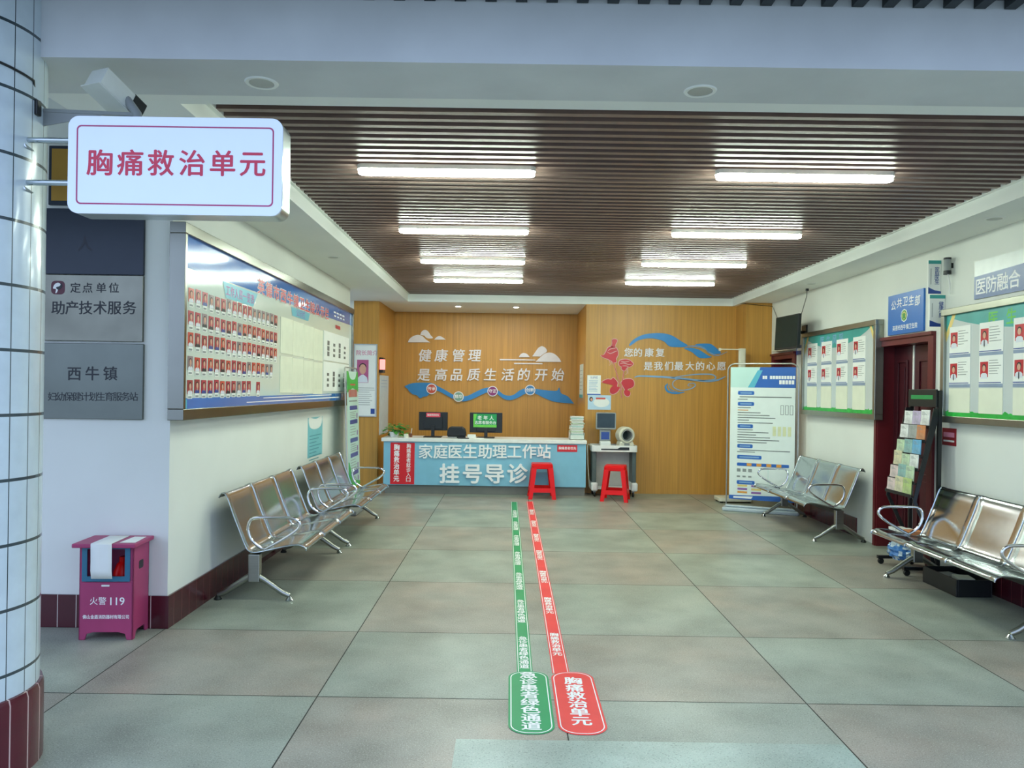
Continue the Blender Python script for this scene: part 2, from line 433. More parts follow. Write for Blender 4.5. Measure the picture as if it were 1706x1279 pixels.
MTX = tile_mat('maroon_tile_x', MAROON, '#c9bcb4', 0.25, 0.115, 5.0, 0.005, 0.0, 'x')
MTY = tile_mat('maroon_tile_y', MAROON, '#7a4a48', 0.25, 0.115, 5.0, 0.004, 0.0, 'y')
struct(MB().box(XL, XL+0.012, 4.738, 10.0, 0, 0.20, MTY), 'baseboard_left', local=True)
struct(MB().box(-6.0, XL, 4.738, 4.75, 0, 0.20, MTX), 'baseboard_front_left', local=True)
b = MB(); b.box(XR-0.012, XR, 3.0, 5.85, 0, 0.20, MTY); b.box(XR-0.012, XR, 8.15, 9.9, 0, 0.20, MTY)
struct(b, 'baseboard_right', local=True)

CX, CY, CR = -2.185, 2.985, 0.32
c = MB(); c.lathe([(CR, 0.30), (CR, 3.05)], tile_mat('column_tile', '#cddbdf', '#3d4a4e', 0.22, 0.0882, 0.245, 0.004, 0.012, 'round', CR, 0.62), (CX, CY, 0), n=64)
o = struct(c, 'column_left', smooth=True); 
c = MB(); c.lathe([(CR+.016, 0), (CR+.016, 0.285), (CR+.010, 0.305), (CR-.01, 0.31)], tile_mat('column_base_tile', '#571726', '#c4a8a4', 0.22, 0.0882, 5.0, 0.006, 0.0, 'round', CR+.016), (CX, CY, 0), n=64)
struct(c, 'column_base', smooth=True)

# ---- doors on the right wall
def door(name, y0, y1, zt, seam):
    d = MB(); F = FXm(XR)
    d.fbox(F, -y1, -y1+.085, 0, zt, -0.2, 0.025, FRAMEW); d.fbox(F, -y0-.085, -y0, 0, zt, -0.2, 0.025, FRAMEW); d.fbox(F, -y1+.085, -y0-.085, zt-.085, zt, -0.2, 0.025, FRAMEW)
    d.fbox(F, -y1+.03, -y1+.07, 0, zt-.03, 0.025, 0.037, FRAMEW); d.fbox(F, -y1, -y0, zt-.03, zt, 0.025, 0.045, FRAMEW)
    o = struct(d, name, local=True)
    a, bb = -y1+.085, -y0-.085
    sp = [(a, a+(bb-a)*seam[0], -0.13), (a+(bb-a)*seam[1], bb, -0.13)] if seam else [(a, bb, -0.10)]
    for u0, u1, n in sp:
        l = MB(); l.fbox(F, u0, u1, 0.005, zt-.088, n-.04, n, DOORW)
        w = u1-u0
        for v0, v1 in ((0.14, 0.78), (0.90, zt-.22)):
            if w > .2:
                l.ring(F, rrect(u0+.08, u1-.08, v0, v1, .02), rrect(u0+.105, u1-.105, v0+.025, v1-.025, .015), n, n+.014, DOORW)
                l.fbox(F, u0+.14, u1-.14, v0+.07, v1-.07, n, n+.008, DOORW)
        l.build('door_leaf', o, bevel=.003)
    if seam:
        MB().fbox(F, a+(bb-a)*seam[0], a+(bb-a)*seam[1], 0.005, zt-.088, -.17, -.125, WHITEP).build('door_seam', o)
    h = MB(); k = bb-.06 if not seam else a+(bb-a)*seam[1]+.06
    h.lathe([(.024, 0), (.024, .012), (.01, .014), (.01, .05), (.026, .055), (.028, .075), (.015, .088)], STEEL, F.pt(k, .98, -.13), F.n, 14)
    h.build('door_knob', o, smooth=True)
door('door_1', 6.685, 7.755, 2.07, (.40, .43))
door('door_2', 9.945, 10.835, 2.06, None)

# ================================================================== LIGHTS
LEDM = emat('led_diffuser', LED_TINT, LED_POWER)
rows = [(4.83, 'nearest', 1.83), (6.62, 'second', 1.93), (8.19, 'third', 1.94), (9.62, 'farthest', 1.98)]
for Y, nm, xr in rows:
    for X, side in ((-0.42, 'photo board'), (xr, 'doorway')):
        L = thing('ceiling_light', f'lit LED tube, {nm} from the entrance on the {side} side', 'ceiling light', (X, Y, ZS-.055), 0, 'linear LED fittings under the slat ceiling')
        F = FZ(0)
        h = MB(); h.prism(F, rrect(-.56, .56, -.045, .045, .04), .028, .055, WHITEP); h.build('housing', L, local=True)
        d = MB(); d.prism(F, rrect(-.555, .555, -.042, .042, .04), 0, .028, LEDM); d.build('diffuser', L, local=True, bevel=.008)
SPOT = emat('downlight_lens', (1, .96, .86), 420.0)
for X, nm in ((-0.82, 'nearer the plant'), (0.075, 'nearer the booklet stack')):
    L = thing('downlight', f'small lit round downlight over the counter, {nm}', 'downlight', (X, 11.85, ZC-.012), 0, 'lit downlights above the counter')
    r = MB(); r.lathe([(.038, .0), (.058, .0), (.06, .012), (.038, .012), (.038, .0)], WHITEP, n=24, cap=False); r.build('trim_ring', L, smooth=True, local=True)
    r = MB(); r.lathe([(.036, .003), (.036, .012)], SPOT, n=24); r.build('lens', L, local=True)
LENSOFF = mat('unlit_lens', '#b4b8b2', 0.4)
for X, Y, lb in ((-1.07, 3.25, 'unlit round downlight in the entrance soffit above the hanging sign'), (0.79, 3.27, 'unlit round downlight in the entrance soffit near its middle'),
                 (-1.77, 7.6, 'unlit round downlight in the ceiling border above the photo board'), (3.48, 5.55, 'unlit round downlight in the ceiling border above the nearer doctor board'),
                 (3.48, 8.93, 'unlit round downlight in the ceiling border near the wall TV')):
    L = thing('downlight', lb, 'downlight', (X, Y, ZC-.005 if Y > 3.4 else 2.785-.005), 0, 'unlit downlights in the plaster border')
    r = MB(); r.lathe([(.052, .001), (.066, .0), (.07, .005), (.052, .005), (.052, .001)], CEIL, n=28, cap=False); r.build('trim_ring', L, smooth=True, local=True)
    r = MB(); r.lathe([(.050, .002), (.050, .005)], LENSOFF, n=28); r.build('lens', L, local=True)

# ================================================================== HANGING SIGN, COLUMN, CCTV, PLAQUES
F = FY(2.90)
SIGNF = mat('sign_acrylic', '#dbe8fa', 0.18, var=0.01, coat=0.3, emit=0.07)  # weak bluish emission added to the acrylic face to brighten it
sg = thing('projecting_sign', 'white rounded lightbox sign with red lettering on arms from the tiled column', 'sign', (-1.27, 2.95, 2.15))
x0, x1, z0, z1 = -1.682, -0.873, 2.145, 2.512
m = MB(); m.prism(F, rrect(x0, x1, z0, z1, .04, 8), -.105, -.012, mat('sign_aluminium', '#c3cbca', 0.28, 0.85)); m.build('case', sg, smooth=True)
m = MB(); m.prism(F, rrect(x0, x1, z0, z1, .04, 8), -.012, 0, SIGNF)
BORD = mat('sign_border', '#b0406c', 0.4)
m.ring(F, rrect(x0+.032, x1-.032, z0+.034, z1-.034, .018, 8), rrect(x0+.0375, x1-.0375, z0+.0395, z1-.0395, .014, 8), 0, .0008, BORD)
SIGNR = mat('sign_red', '#cc2f4f', 0.4)
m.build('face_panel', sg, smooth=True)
m = MB()
for i, ch in enumerate('胸痛救治单元'):
    m.text(F, ch, *on_y((166, 217, 268, 320, 371, 421)[i], 272.5+.35*i, 2.90), .096, SIGNR, .001, bold=.016)
m.build('lettering', sg)
for zz in (2.435, 2.272):
    m = MB(); m.tube([(-1.905, 2.955, zz), (x0+.002, 2.955, zz)], .011, STEEL, 12)
    m.add([(-1.895, 2.93, zz-.012), (-1.86, 2.935, zz-.035), (-1.862, 2.985, zz-.035), (-1.90, 2.99, zz-.012), (-1.91, 2.93, zz+.02), (-1.885, 2.935, zz+.014), (-1.886, 2.985, zz+.014), (-1.91, 2.99, zz+.02)],
          [(0, 1, 2, 3), (4, 5, 6, 7), (0, 1, 5, 4), (1, 2, 6, 5), (2, 3, 7, 6), (3, 0, 4, 7)], STEEL)
    m.build('arm', sg, smooth=True)

# CCTV camera
cc = thing('security_camera', 'white box security camera on an arm fixed to the tiled column', 'camera', (-1.5, 3.0, 2.55))
m = MB(); m.tube([(-1.93, 3.06, 2.588), (-1.50, 3.06, 2.575)], .009, GREYP, 8)
m.box(-1.93, -1.905, 3.02, 3.10, 2.50, 2.63, GREYP); m.prism(Frame((0, 3.058, 0), (1, 0, 0), (0, 0, 1), (0, -1, 0)), [(-1.915, 2.515), (-1.915, 2.588), (-1.60, 2.578)], -.002, .002, GREYP); m.build('bracket_arm', cc, smooth=True)
ax = Vector((.36, .82, -.44)).normalized(); sd = Vector((0, 0, -1)).cross(ax).normalized(); upv = ax.cross(sd)
qx, qz = on_y(160, 128, 3.0); FC = Frame(Vector((qx, 3.0, qz)), sd, upv, ax)
CCW = mat('camera_cream', '#d8dcd0', 0.4)
m = MB(); m.prism(FC, rrect(-.048, .048, -.042, .042, .008), 0, .15, CCW); m.prism(FC, rrect(-.052, .052, .042, .048, .003), -.008, .160, CCW); m.build('body', cc, smooth=True, bevel=.002)
m = MB(); m.prism(FC, rrect(-.050, .050, -.044, .041, .008), .14, .20, BLACK); m.prism(FC, circle(0, 0, .022), .20, .208, BLACK); m.build('lens_hood', cc, smooth=True)
m = MB(); p = FC.pt(0, -.042, .10); m.tube([p, p+Vector((0.01, 0.0, -.02)), Vector((-1.50, 3.06, 2.575)), Vector((-1.50, 3.06, 2.555))], .018, GREYP, 10); m.build('swivel_mount', cc, smooth=True)

# cable round the column ending in a plug
zc_ = 2.735
pth = [(CX+(CR+.004)*math.cos(a), CY+(CR+.004)*math.sin(a), zc_-.004*i) for i, a in enumerate([-2.6+.16*k for k in range(17)])]
cb = thing('power_cable', 'black cable wrapped round the tiled column ending in a hanging plug', 'cable', (CX, CY, 2.5))
m = MB(); m.tube(pth+[(-1.875, 3.0, 2.64), (-1.868, 2.995, 2.60)], .005, BLACK, 6); m.build('cord', cb, smooth=True)
m = MB(); m.box(-1.885, -1.853, 2.985, 3.015, 2.545, 2.605, BLACK); m.build('plug', cb, bevel=.004)

# plaques on the front pier
F = FY(4.75)
PLD = mat('plaque_slate', '#232c38', 0.28, 0.3, var=0.1, scale=3)
GOLD = mat('plaque_gold', '#a8823c', 0.3, 0.8, var=0.08, scale=5)
PST = mat('plaque_steel', '#76766a', 0.2, 0.9, var=0.3, scale=2.2, bump=.05, bscale=3)
PSB = mat('plaque_steel_dull', '#6c716a', 0.3, 0.85, var=0.12, scale=2.2, bump=.05, bscale=3)
def plaque(label, z0, z1, mm, x0=-2.885, x1=-2.268):
    o = thing('plaque', label, 'plaque', ((x0+x1)/2, 4.73, z0), 0, 'plaques on the entrance pier')
    p = MB(); p.prism(F, rrect(x0, x1, z0, z1, .004), 0, .022, mm); p.build('plate', o, bevel=.003)
    return o
o = plaque('gold plaque in a dark frame half hidden behind the projecting sign', 2.60, 2.965, PLD, -2.86, -2.27)
m = MB(); m.fbox(F, -2.84, -2.29, 2.625, 2.945, .022, .025, GOLD); m.text(F, '人', -2.72, 2.80, .05, TXTK, .026); m.build('gold_face', o)
o = plaque('dark slate-coloured plaque directly under the projecting sign', 2.175, 2.58, PLD)
m = MB(); m.text(F, '人', -2.63, 2.36, .09, mat('dark_navy_lettering', '#151c2c', .4), .0228, bold=.02); m.build('lettering', o)
o = plaque('polished steel plaque with a maroon emblem and two lines of writing', 1.765, 2.172, PST)
m = MB()
for i, ch in enumerate('定点单位'): m.text(F, ch, *on_y((126, 146, 169, 190)[i], 480, 4.73), .062, TXTK, .0228)
m.build('lettering_line', o)
m = MB()
for i, ch in enumerate('助产技术服务'): m.text(F, ch, *on_y((97, 120, 143, 167, 191, 216)[i], 513.5, 4.73), .082, TXTK, .0228, bold=.012)
m.build('lettering_line', o)
m = MB(); cxz = on_y(97, 479, 4.73); m.prism(F, rrect(cxz[0]-.042, cxz[0]+.042, cxz[1]-.042, cxz[1]+.042, .026), .022, .0232, mat('emblem_maroon', '#5a1c2c', .4))
m.poly(F, [(cxz[0]+a, cxz[1]+b) for a, b in catmull([(-.03, -.005), (-.02, .02), (.0, .03), (.015, .022), (.02, .005), (.005, -.005), (-.005, -.03), (-.015, -.034), (-.012, -.01)], 4)], .0238, TXTW)
m.poly(F, [(cxz[0]+a, cxz[1]+b) for a, b in catmull([(-.01, .002), (.012, .01), (.02, .03), (.028, .01), (.012, -.012), (-.005, -.01)], 4)], .0242, TXTK); m.build('emblem', o)
o = plaque('dull steel plaque lowest on the entrance pier with two lines of writing', 1.285, 1.752, PSB, -2.895, -2.262)
m = MB()
for i, ch in enumerate('西牛镇'): m.text(F, ch, *on_y((124, 154, 184)[i], 623, 4.73), .085, TXTK, .0228, bold=.014)
m.build('lettering_line', o)
m = MB()
for i, ch in enumerate('妇幼保健计划生育服务站'): m.text(F, ch, *on_y(87+13.6*i, 661, 4.73), .054, TXTK, .0228, bold=.006)
m.build('lettering_line', o)
# white junction box and cables beside the sign
m = MB(); m.fbox(F, -2.93, -2.62, 2.985, 3.09, 0, .02, WHITEP)
m = MB(); m.tube([(-2.77, 4.742, 2.785), (-2.72, 4.738, 2.775), (-2.66, 4.738, 2.74), (-2.60, 4.74, 2.72)], .006, BLACK, 6)
tag(m.build('cable', smooth=True), 'short black cable on the pier wall above the gold plaque', 'cable')

# fire extinguisher box
FBM = mat('firebox_paint', '#a83a68', 0.45, var=0.08, scale=5)
FBX = thing('fire_equipment_box', 'crimson fire equipment box with white writing standing against the entrance pier', 'fire box', (-2.36, 4.615, 0), math.radians(3))
F = Frame((0, -.105, 0), (1, 0, 0), (0, 0, 1), (0, -1, 0)); W = .155
m = MB()
m.prism(F, [(-W, 0), (-W, .545), (W, .545), (W, 0), (W-.04, 0), (W-.05, .035), (W-.08, .045), (-W+.08, .045), (-W+.05, .035), (-W+.04, 0)], -.012, 0, FBM)
m.v = []; m.f = []; m.m = []
base = [(-W, 0), (-W+.035, 0), (-W+.045, .035), (-W+.08, .045), (W-.08, .045), (W-.045, .035), (W-.035, 0), (W, 0), (W, .34), (-W, .34)]
m.prism(F, base, -.012, 0, FBM)
m.fbox(F, -W, -W+.03, .34, .545, -.012, 0, FBM); m.fbox(F, W-.03, W, .34, .545, -.012, 0, FBM)
Fs = Frame((0, 0, 0), (0, 1, 0), (0, 0, 1), (1, 0, 0))
side = [(-.105, 0), (-.07, 0), (-.06, .035), (-.04, .045), (.05, .045), (.07, .035), (.08, 0), (.115, 0), (.115, .545), (-.105, .545)]
m.prism(Fs, side, -W, -W+.012, FBM); m.prism(Fs, side, W-.012, W, FBM); m.box(-W, W, .103, .115, .02, .545, FBM); m.box(-W+.012, W-.012, -.09, .103, .045, .055, FBM)
m.build('cabinet', FBX, local=True, bevel=.003)
m = MB(); m.box(-W-.025, W+.025, -.15, .125, .548, .572, FBM); m.build('lid', FBX, local=True, bevel=.005)
FBT = mat('firebox_teal', '#2f6f8c', 0.45)
m = MB(); m.ring(F, rrect(-.137, .137, .345, .543, .002), rrect(-.108, .108, .375, .535, .002), 0, .008, FBT); m.build('window_frame', FBX, local=True)
m = MB(); m.fbox(F, -.025, .02, .315, .325, 0, .006, WHITEP); m.build('handle', FBX, local=True)
m = MB(); m.text(F, '火警', -.045, .228, .046, TXTW, .0008, bold=.0); m.build('lettering_line', FBX, local=True)
for q, dg_ in enumerate('119'): MB().text(F, dg_, .028+.032*q, .228, .060, TXTW, .0008).build('numeral', FBX, local=True)
m = MB(); m.build('lettering_line', FBX, local=True); m = MB()
m.text(F, '佛山金盾消防器材有限公司', 0, .135, .024, TXTW, .0008, width=.265, bold=.012); m.build('lettering_line', FBX, local=True)
m = MB(); m.prism(Fs, rrect(-.03, .03, .40, .45, .012), W-.004, W+.001, BLACK); m.build('side_hole', FBX, local=True)
def at_fb(x, y, z): return FBX.matrix_basis @ Vector((x, y, z))
bpy.context.view_layer.update()
m = MB(); m.lathe([(.048, .058), (.05, .075), (.05, .38), (.03, .43), (.018, .44), (.018, .47)], REDPL, at_fb(.05, -.01, 0), n=16)
tag(m.build('fire_extinguisher', smooth=True), 'red fire extinguisher glimpsed through the window of the fire box', 'extinguisher')
def sheet(rows_, mm, th=.0012):
    """a bent strip of paper: rows of points"""
    m = MB(); n = len(rows_[0]); N = len(rows_)*n
    P = [Vector(p) for r in rows_ for p in r]
    f = [(i*n+j, i*n+j+1, (i+1)*n+j+1, (i+1)*n+j) for i in range(len(rows_)-1) for j in range(n-1)]
    m.add(P, f, mm); return m
pr = [(.10, .5735), (-.02, .5735), (-.147, .574), (-.1535, .570), (-.156, .55), (-.158, .48), (-.162, .42), (-.156, .372)]
m = sheet([[at_fb(x+.02*(k/7.0)*.6, yy-.001*abs(x), zz) for x in (-.075, -.03, .02, .045)] for k, (yy, zz) in enumerate(pr)], PAPER)
o = tag(m.build('paper_sheet', smooth=True), 'white paper sheet draped over the front of the fire box', 'paper')
sm = o.modifiers.new('thick', 'SOLIDIFY'); sm.thickness = .001
m = MB(); m.add([at_fb(*p) for p in ((.075, -.11, .5732), (.165, -.11, .5732), (.155, .07, .5732), (.085, .07, .5732))] + [at_fb(*p) for p in ((.075, -.11, .5745), (.165, -.11, .5745), (.155, .07, .5745), (.085, .07, .5745))],
   [(3, 2, 1, 0), (4, 5, 6, 7), (0, 1, 5, 4), (1, 2, 6, 5), (2, 3, 7, 6), (3, 0, 4, 7)], PAPER)
tag(m.build('paper_notice'), 'small white paper lying flat on the fire box lid', 'paper')

# ================================================================== BENCHES
def make_bench(label, L=1.64):
    r = thing('waiting_bench', label, 'bench', (0, 0, 0), 0, 'stainless steel waiting benches')
    prof = catmull([(.05, .72), (.065, .748), (.09, .752), (.115, .71), (.155, .60), (.205, .475), (.24, .39), (.265, .352), (.31, .342), (.40, .360), (.52, .388), (.60, .398), (.64, .392), (.664, .375), (.667, .358)], 3, False)
    n = len(prof)
    def off(d):
        out = []
        for i in range(n):
            a, b = prof[max(0, i-1)], prof[min(n-1, i+1)]; l = math.hypot(b[0]-a[0], b[1]-a[1])
            out.append((prof[i][0]+(b[1]-a[1])/l*d, prof[i][1]-(b[0]-a[0])/l*d))
        return out
    low = off(.004)
    wd = L/3
    for k in range(3):
        ysx = [k*wd+.008, k*wd+.055, k*wd+.075, k*wd+wd-.075, k*wd+wd-.055, k*wd+wd-.008]
        m = MB(); V = []; 
        dip = [0, 0, .006, .006, 0, 0]
        for (x, z), (x2, z2) in zip(prof, low):
            nx, nz = (x2-x)/.004, (z2-z)/.004
            V += [(x+nx*d, yy, z+nz*d) for yy, d in zip(ysx, dip)]
        for x, z in low: V += [(x, yy, z) for yy in ysx]
        c = len(ysx); T = n*c
        fs, fp = [], []
        for i in range(n-1):
            for j in range(c-1):
                q = (i*c+j, i*c+j+1, (i+1)*c+j+1, (i+1)*c+j)
                (fp if j == 2 and (10 <= i <= 17 or 25 <= i <= 33) else fs).append(q)
                fs.append((T+i*c+j, T+(i+1)*c+j, T+(i+1)*c+j+1, T+i*c+j+1))
            fs += [(i*c, (i+1)*c, T+(i+1)*c, T+i*c), (i*c+c-1, T+i*c+c-1, T+(i+1)*c+c-1, (i+1)*c+c-1)]
        for j in range(c-1): fs += [(j, T+j, T+j+1, j+1), ((n-1)*c+j, (n-1)*c+j+1, T+(n-1)*c+j+1, T+(n-1)*c+j)]
        m.add(V, fs, STEEL); i2 = m.mi(STEELP)
        for q in fp: m.f.append(q); m.m.append(i2)
        m.build('seat_shell', r, smooth=True, local=True, angle=60)
    for k in range(4):
        yy = min(max(k*wd, .006), L-.006)
        m = MB(); m.tube([(x+.002, yy, z-.002) for x, z in prof], .0055, STEEL, 8); m.build('side_rail', r, smooth=True, local=True)
    m = MB(); m.box(.27, .34, .06, L-.06, .285, .328, DARKM); m.build('beam', r, local=True, bevel=.004)
    for yy in (.035, L-.035):
        m = MB(); m.box(.262, .342, yy-.028, yy+.028, .13, .325, STEELB); lg = m.build('leg_post', r, local=True, bevel=.006)
        for x1, s in ((.55, 1), (.045, -1)):
            x0 = .302+s*.03
            q = MB(); q.tube([(x0, yy, .165), (x0+s*.03, yy, .15), (x1-s*.05, yy, .055), (x1-s*.015, yy, .040), (x1, yy, .034)], .024, STEELB, 10, r2=.017); q.build('foot', lg, smooth=True, local=True)
            q = MB(); q.lathe([(.026, 0), (.028, .006), (.022, .014), (.012, .03)], DARKM if s < 0 else STEEL, (x1, yy, 0), n=16); q.build('foot_pad', lg, smooth=True, local=True)
    for yy in (.022, L-.022):
        P = catmull([(.36, .362), (.285, .42), (.255, .50), (.27, .56), (.32, .582), (.47, .584), (.565, .580), (.612, .555), (.615, .520), (.575, .480), (.49, .425), (.40, .375)], 5, True)
        m = MB(); m.tube([(x, yy, z) for x, z in P], .0115, CHROME, 10, closed=True); m.build('armrest', r, smooth=True, local=True)
    return r
bench = make_bench('steel three-seat bench under the near end of the staff photo board')
bench.location = (XL+.02, 5.37, 0); bench.rotation_euler = (0, 0, 0)
dup(bench, (XL+.04, 7.25, 0), 0, 'steel three-seat bench beside the narrow green and white banner')
dup(bench, (XR-.02, 9.46, 0), PI, 'steel three-seat bench between the large white banner and the maroon door')
dup(bench, (XR-.02, 6.38, 0), PI, 'steel three-seat bench below the nearer doctor board, beside the leaflet rack')

# ================================================================== STAFF PHOTO BOARD (left wall)
BX = -2.0
F = FXp(BX)
y0, y1, z0, z1 = 4.705, 9.80, 1.285, 2.505
nb = thing('notice_board', 'long steel-framed staff photo board on the wall above the two benches', 'notice board', (BX-.05, 7.25, z0))
m = MB(); Fw = FXp(XL)
fr = mat('board_frame_steel', '#86877e', 0.22, 1.0, var=0.06, scale=3)
m.fbox(Fw, y0, y1, z1-.07, z1, 0, .1, fr); m.fbox(Fw, y0, y1, z0, z0+.07, 0, .1, fr); m.fbox(Fw, y0, y0+.035, z0+.07, z1-.07, 0, .1, fr); m.fbox(Fw, y1-.06, y1, z0+.07, z1-.07, 0, .1, fr)
m.build('frame', nb, bevel=.004)
a0, a1, c0, c1 = y0+.035, y1-.06, z0+.07, z1-.07
m = MB(); m.fbox(Fw, a0, a1, c0, c1, 0, .075, BOARD); m.build('backing_panel', nb)
F = FXp(XL+.0755)
XB = XL+.0755
def zb(zx, zy): return on_x(270+zx/3.553, 360+zy/3.553, XB)      # point on the board face
m = MB()
def hband(vb0, vb1, vt, mm, n):
    m.poly(F, [(a0, vb0), (a1, vb1), (a1, vt), (a0, vt)], n, mm)
hband(c1-.20, c1-.145, c1, BOARDB, .001)
m.poly(F, [(a0, c0), (a1, c0), (a1, c0+.082), (a0, c0+.066)], .001, BOARDB)
m.poly(F, [(6.3, c0+.050), (8.7, c0+.060), (8.7, c0+.070), (6.3, c0+.056)], .002, TXTW)
m.poly(F, [(5.9, c0+.020), (9.1, c0+.028), (9.1, c0+.042), (5.9, c0+.026)], .002, TXTW)
m.quad(F, a0, a0+.07, c0+.0, c0+.06, .002, CYAN)
m.build('printed_bands', nb)
m = MB(); RT = mat('board_title_red', '#d0354a', .35)
TITLE = '英德市西牛镇卫生院公示栏'
for i, ch in enumerate(TITLE):
    yy = 6.2+(8.42-6.2)*i/11.0; vv = 2.30
    m.text(F, ch, yy, vv, .125, TXTW, .003, width=.175, bold=.05); m.text(F, ch, yy, vv, .120, RT, .005, width=.165, bold=.018)
m.build('title_lettering', nb)
m = MB()
m.poly(F, [(5.38, 2.236), (5.44, 2.125), (6.02, 2.125), (6.12, 2.236)], .002, CYAN)
m.text(F, '工作人员一览表', 5.74, 2.178, .075, mat('tag_magenta', '#b05aa8', .4), .003, width=.60)
m.build('heading_tag', nb); m = MB()
m.poly(F, [(7.06, 2.24), (7.10, 2.16), (7.66, 2.16), (7.72, 2.24)], .002, CYAN)
m.text(F, '公示栏', 7.38, 2.20, .065, mat('tag_purple', '#8460b4', .4), .003, width=.3)
m.build('heading_tag', nb); m = MB()
for i in range(4): m.quad(F, 8.75+.15*i, 8.86+.15*i, c1-.08, c1-.062, .002, TXTW); m.quad(F, 8.78+.15*i, 8.87+.15*i, c1-.12, c1-.104, .002, TXTW)
m.build('corner_print', nb)
MB().quad(F, 8.85, 9.10, 2.185, 2.225, .002, PRED).build('red_tab', nb)
# portrait photos: red, maroon or grey ground with a head and shoulders
def portrait_mb(w, h, ground, cloth, hair=True):
    m = MB(); P = Frame((0, 0, 0), (0, 1, 0), (0, 0, 1), (1, 0, 0))
    m.fbox(P, -w/2, w/2, 0, h, 0, .001, ground); m.fbox(P, -w*.4, w*.4, -.03, -.002, 0, .0008, PAPER); m.quad(P, -w*.3, w*.3, -.026, -.014, .0012, INKG)
    m.poly(P, [(-w*.42, 0), (-w*.40, h*.16), (-w*.2, h*.27), (w*.2, h*.27), (w*.40, h*.16), (w*.42, 0)], .0016, cloth)
    m.poly(P, circle(0, h*.62, w*.27, h*.24, 14), .0020, HAIR); m.poly(P, circle(0, h*.56, w*.20, h*.21, 14), .0026, SKIN); m.poly(P, [(-w*.08, h*.2), (w*.08, h*.2), (w*.09, h*.38), (-w*.09, h*.38)], .0023, SKIN)
    return m
rowz = [on_x(270+170/3.553, 360+zy/3.553, XB)[1] for zy in (503, 640, 768, 906, 1045)]
yA, yB = on_x(270+172/3.553, 480, XB)[0], on_x(270+672/3.553, 540, XB)[0]
pitch = (yB-yA)/16.0
GROUNDS = [PRED, PRED, PORANGE, mat('print_brick', '#a8383c', .35), mat('print_grey_ground', '#8f7c80', .4), PRED]
protos = {}
counts = [17, 17, 17, 16, 13]
for r_ in range(5):
    for k in range(counts[r_]):
        if r_ == 4 and k == 11: continue
        g = random.choice(GROUNDS); s = random.choice((SHIRT, SHIRT, NAVY, TXTK)); key = (g.name, s.name)
        if key not in protos:
            o = portrait_mb(.084, .088, g, s).build('portrait_photo', nb, local=True); protos[key] = o
        else:
            o = protos[key].copy(); COL.objects.link(o)
        o.location = Vector((XB+.001, yA+pitch*k, rowz[r_]-.004+random.uniform(-.006, .004))) - OFF[nb.name]
ps = [(6.74, 7.12), (7.12, 7.50), (7.50, 7.88), (7.88, 8.26)]
for zlo, zhi in ((1.80, 2.12), (1.45, 1.775)):
    for i, (ya, yb) in enumerate(ps):
        m = MB(); m.fbox(F, ya+.004, yb-.004, zlo-.006*i, zhi-.004*i, .001, .004, PCREAM)
        for q in range(8): m.quad(F, ya+.05+.04*q, ya+.056+.04*q, zlo+.03, zhi-.07, .0045, mat('faint_rule', '#d9dcc6', .6))
        m.build('pinned_sheet', nb)
for zlo, zhi, sh in ((1.80, 2.12, 0), (1.46, 1.785, 1)):
    m = MB(); m.fbox(F, 8.31, 9.6, zlo, zhi, .001, .004, PAPER)
    for q in range(4):
        hh = (.15, .10, .16, .09)[(q+sh) % 4]
        for s in range(3):
            m.quad(F, 8.46+.28*q, 8.56+.28*q, zlo+.05+s*.06, zlo+.05+s*.06+hh*.33, .0045, mat('id_print', '#6a6a66', .6))
    m.build('pinned_sheet', nb)

# teal paper notice below the board, curved white heading
F = FXp(XL)
ya, za = on_x(512, 767, XL); yb, zt = on_x(537, 693, XL)
m = MB(); m.fbox(F, ya, yb, za+.02, zt, 0, .003, mat('notice_teal', '#7cc4cc', .45, var=.06, scale=6))
m.poly(F, catmull([(ya+.03, zt), (ya+.08, zt-.10), ((ya+yb)/2, zt-.13), (yb-.08, zt-.10), (yb-.03, zt), ((ya+yb)/2, zt-.02)], 4), .0036, PAPER)
for q in range(9): m.quad(F, ya+.06, yb-.06-.1*(q % 3), zt-.20-.036*q, zt-.19-.036*q, .0036, mat('teal_ink', '#4c98a6', .5))
tag(m.build('wall_notice'), 'teal paper notice with a curved white heading on the wall behind the benches', 'notice')

# ================================================================== narrow banner stand by the second bench
def banner_loop(o, F, u0, u1, zt, r=.05, tr=.008, n=-.012):
    P = [(u0, .05)] + [(u0, zt-r)] + [(u0+r-r*math.cos(a), zt-r+r*math.sin(a)) for a in [PI/2*k/5 for k in range(1, 6)]] + [(u1-r+r*math.sin(a), zt-r+r*math.cos(a)) for a in [PI/2*k/5 for k in range(6)]] + [(u1, .05)]
    m = MB(); m.tube([F.pt(u, v, n) for u, v in P], tr, mat('banner_pole', '#b9bcb8', .3, .8), 8); m.build('loop_frame', o, smooth=True, local=True)
def info_lines(m, F, u0, u1, v0, v1, rows, mm, n, rag=.3, h=.006):
    for i in range(rows):
        v = v1-(v1-v0)*(i+.5)/rows; m.quad(F, u0, u1-(u1-u0)*random.uniform(0, rag), v-h/2, v+h/2, n, mm)
bs = thing('banner_stand', 'narrow green and white information banner stand behind the end of the second bench', 'banner', (-1.87, 9.36, 0), 0)
F = Frame((0, 0, 0), (0, 1, 0), (-.035, 0, 1), (1, 0, .035))
banner_loop(bs, F, -.36, .36, 1.745)
m = MB(); m.fbox(F, -.33, .33, .30, 1.70, 0, .004, MINT)
m.poly(F, [(-.33, 1.70), (-.33, 1.44), (-.2, 1.47), (0, 1.50), (.2, 1.47), (.33, 1.45), (.33, 1.70)], .005, GREEN)
m.poly(F, catmull([(-.25, 1.70), (-.15, 1.62), (0, 1.60), (.15, 1.62), (.25, 1.70)], 4, False), .006, MINT)
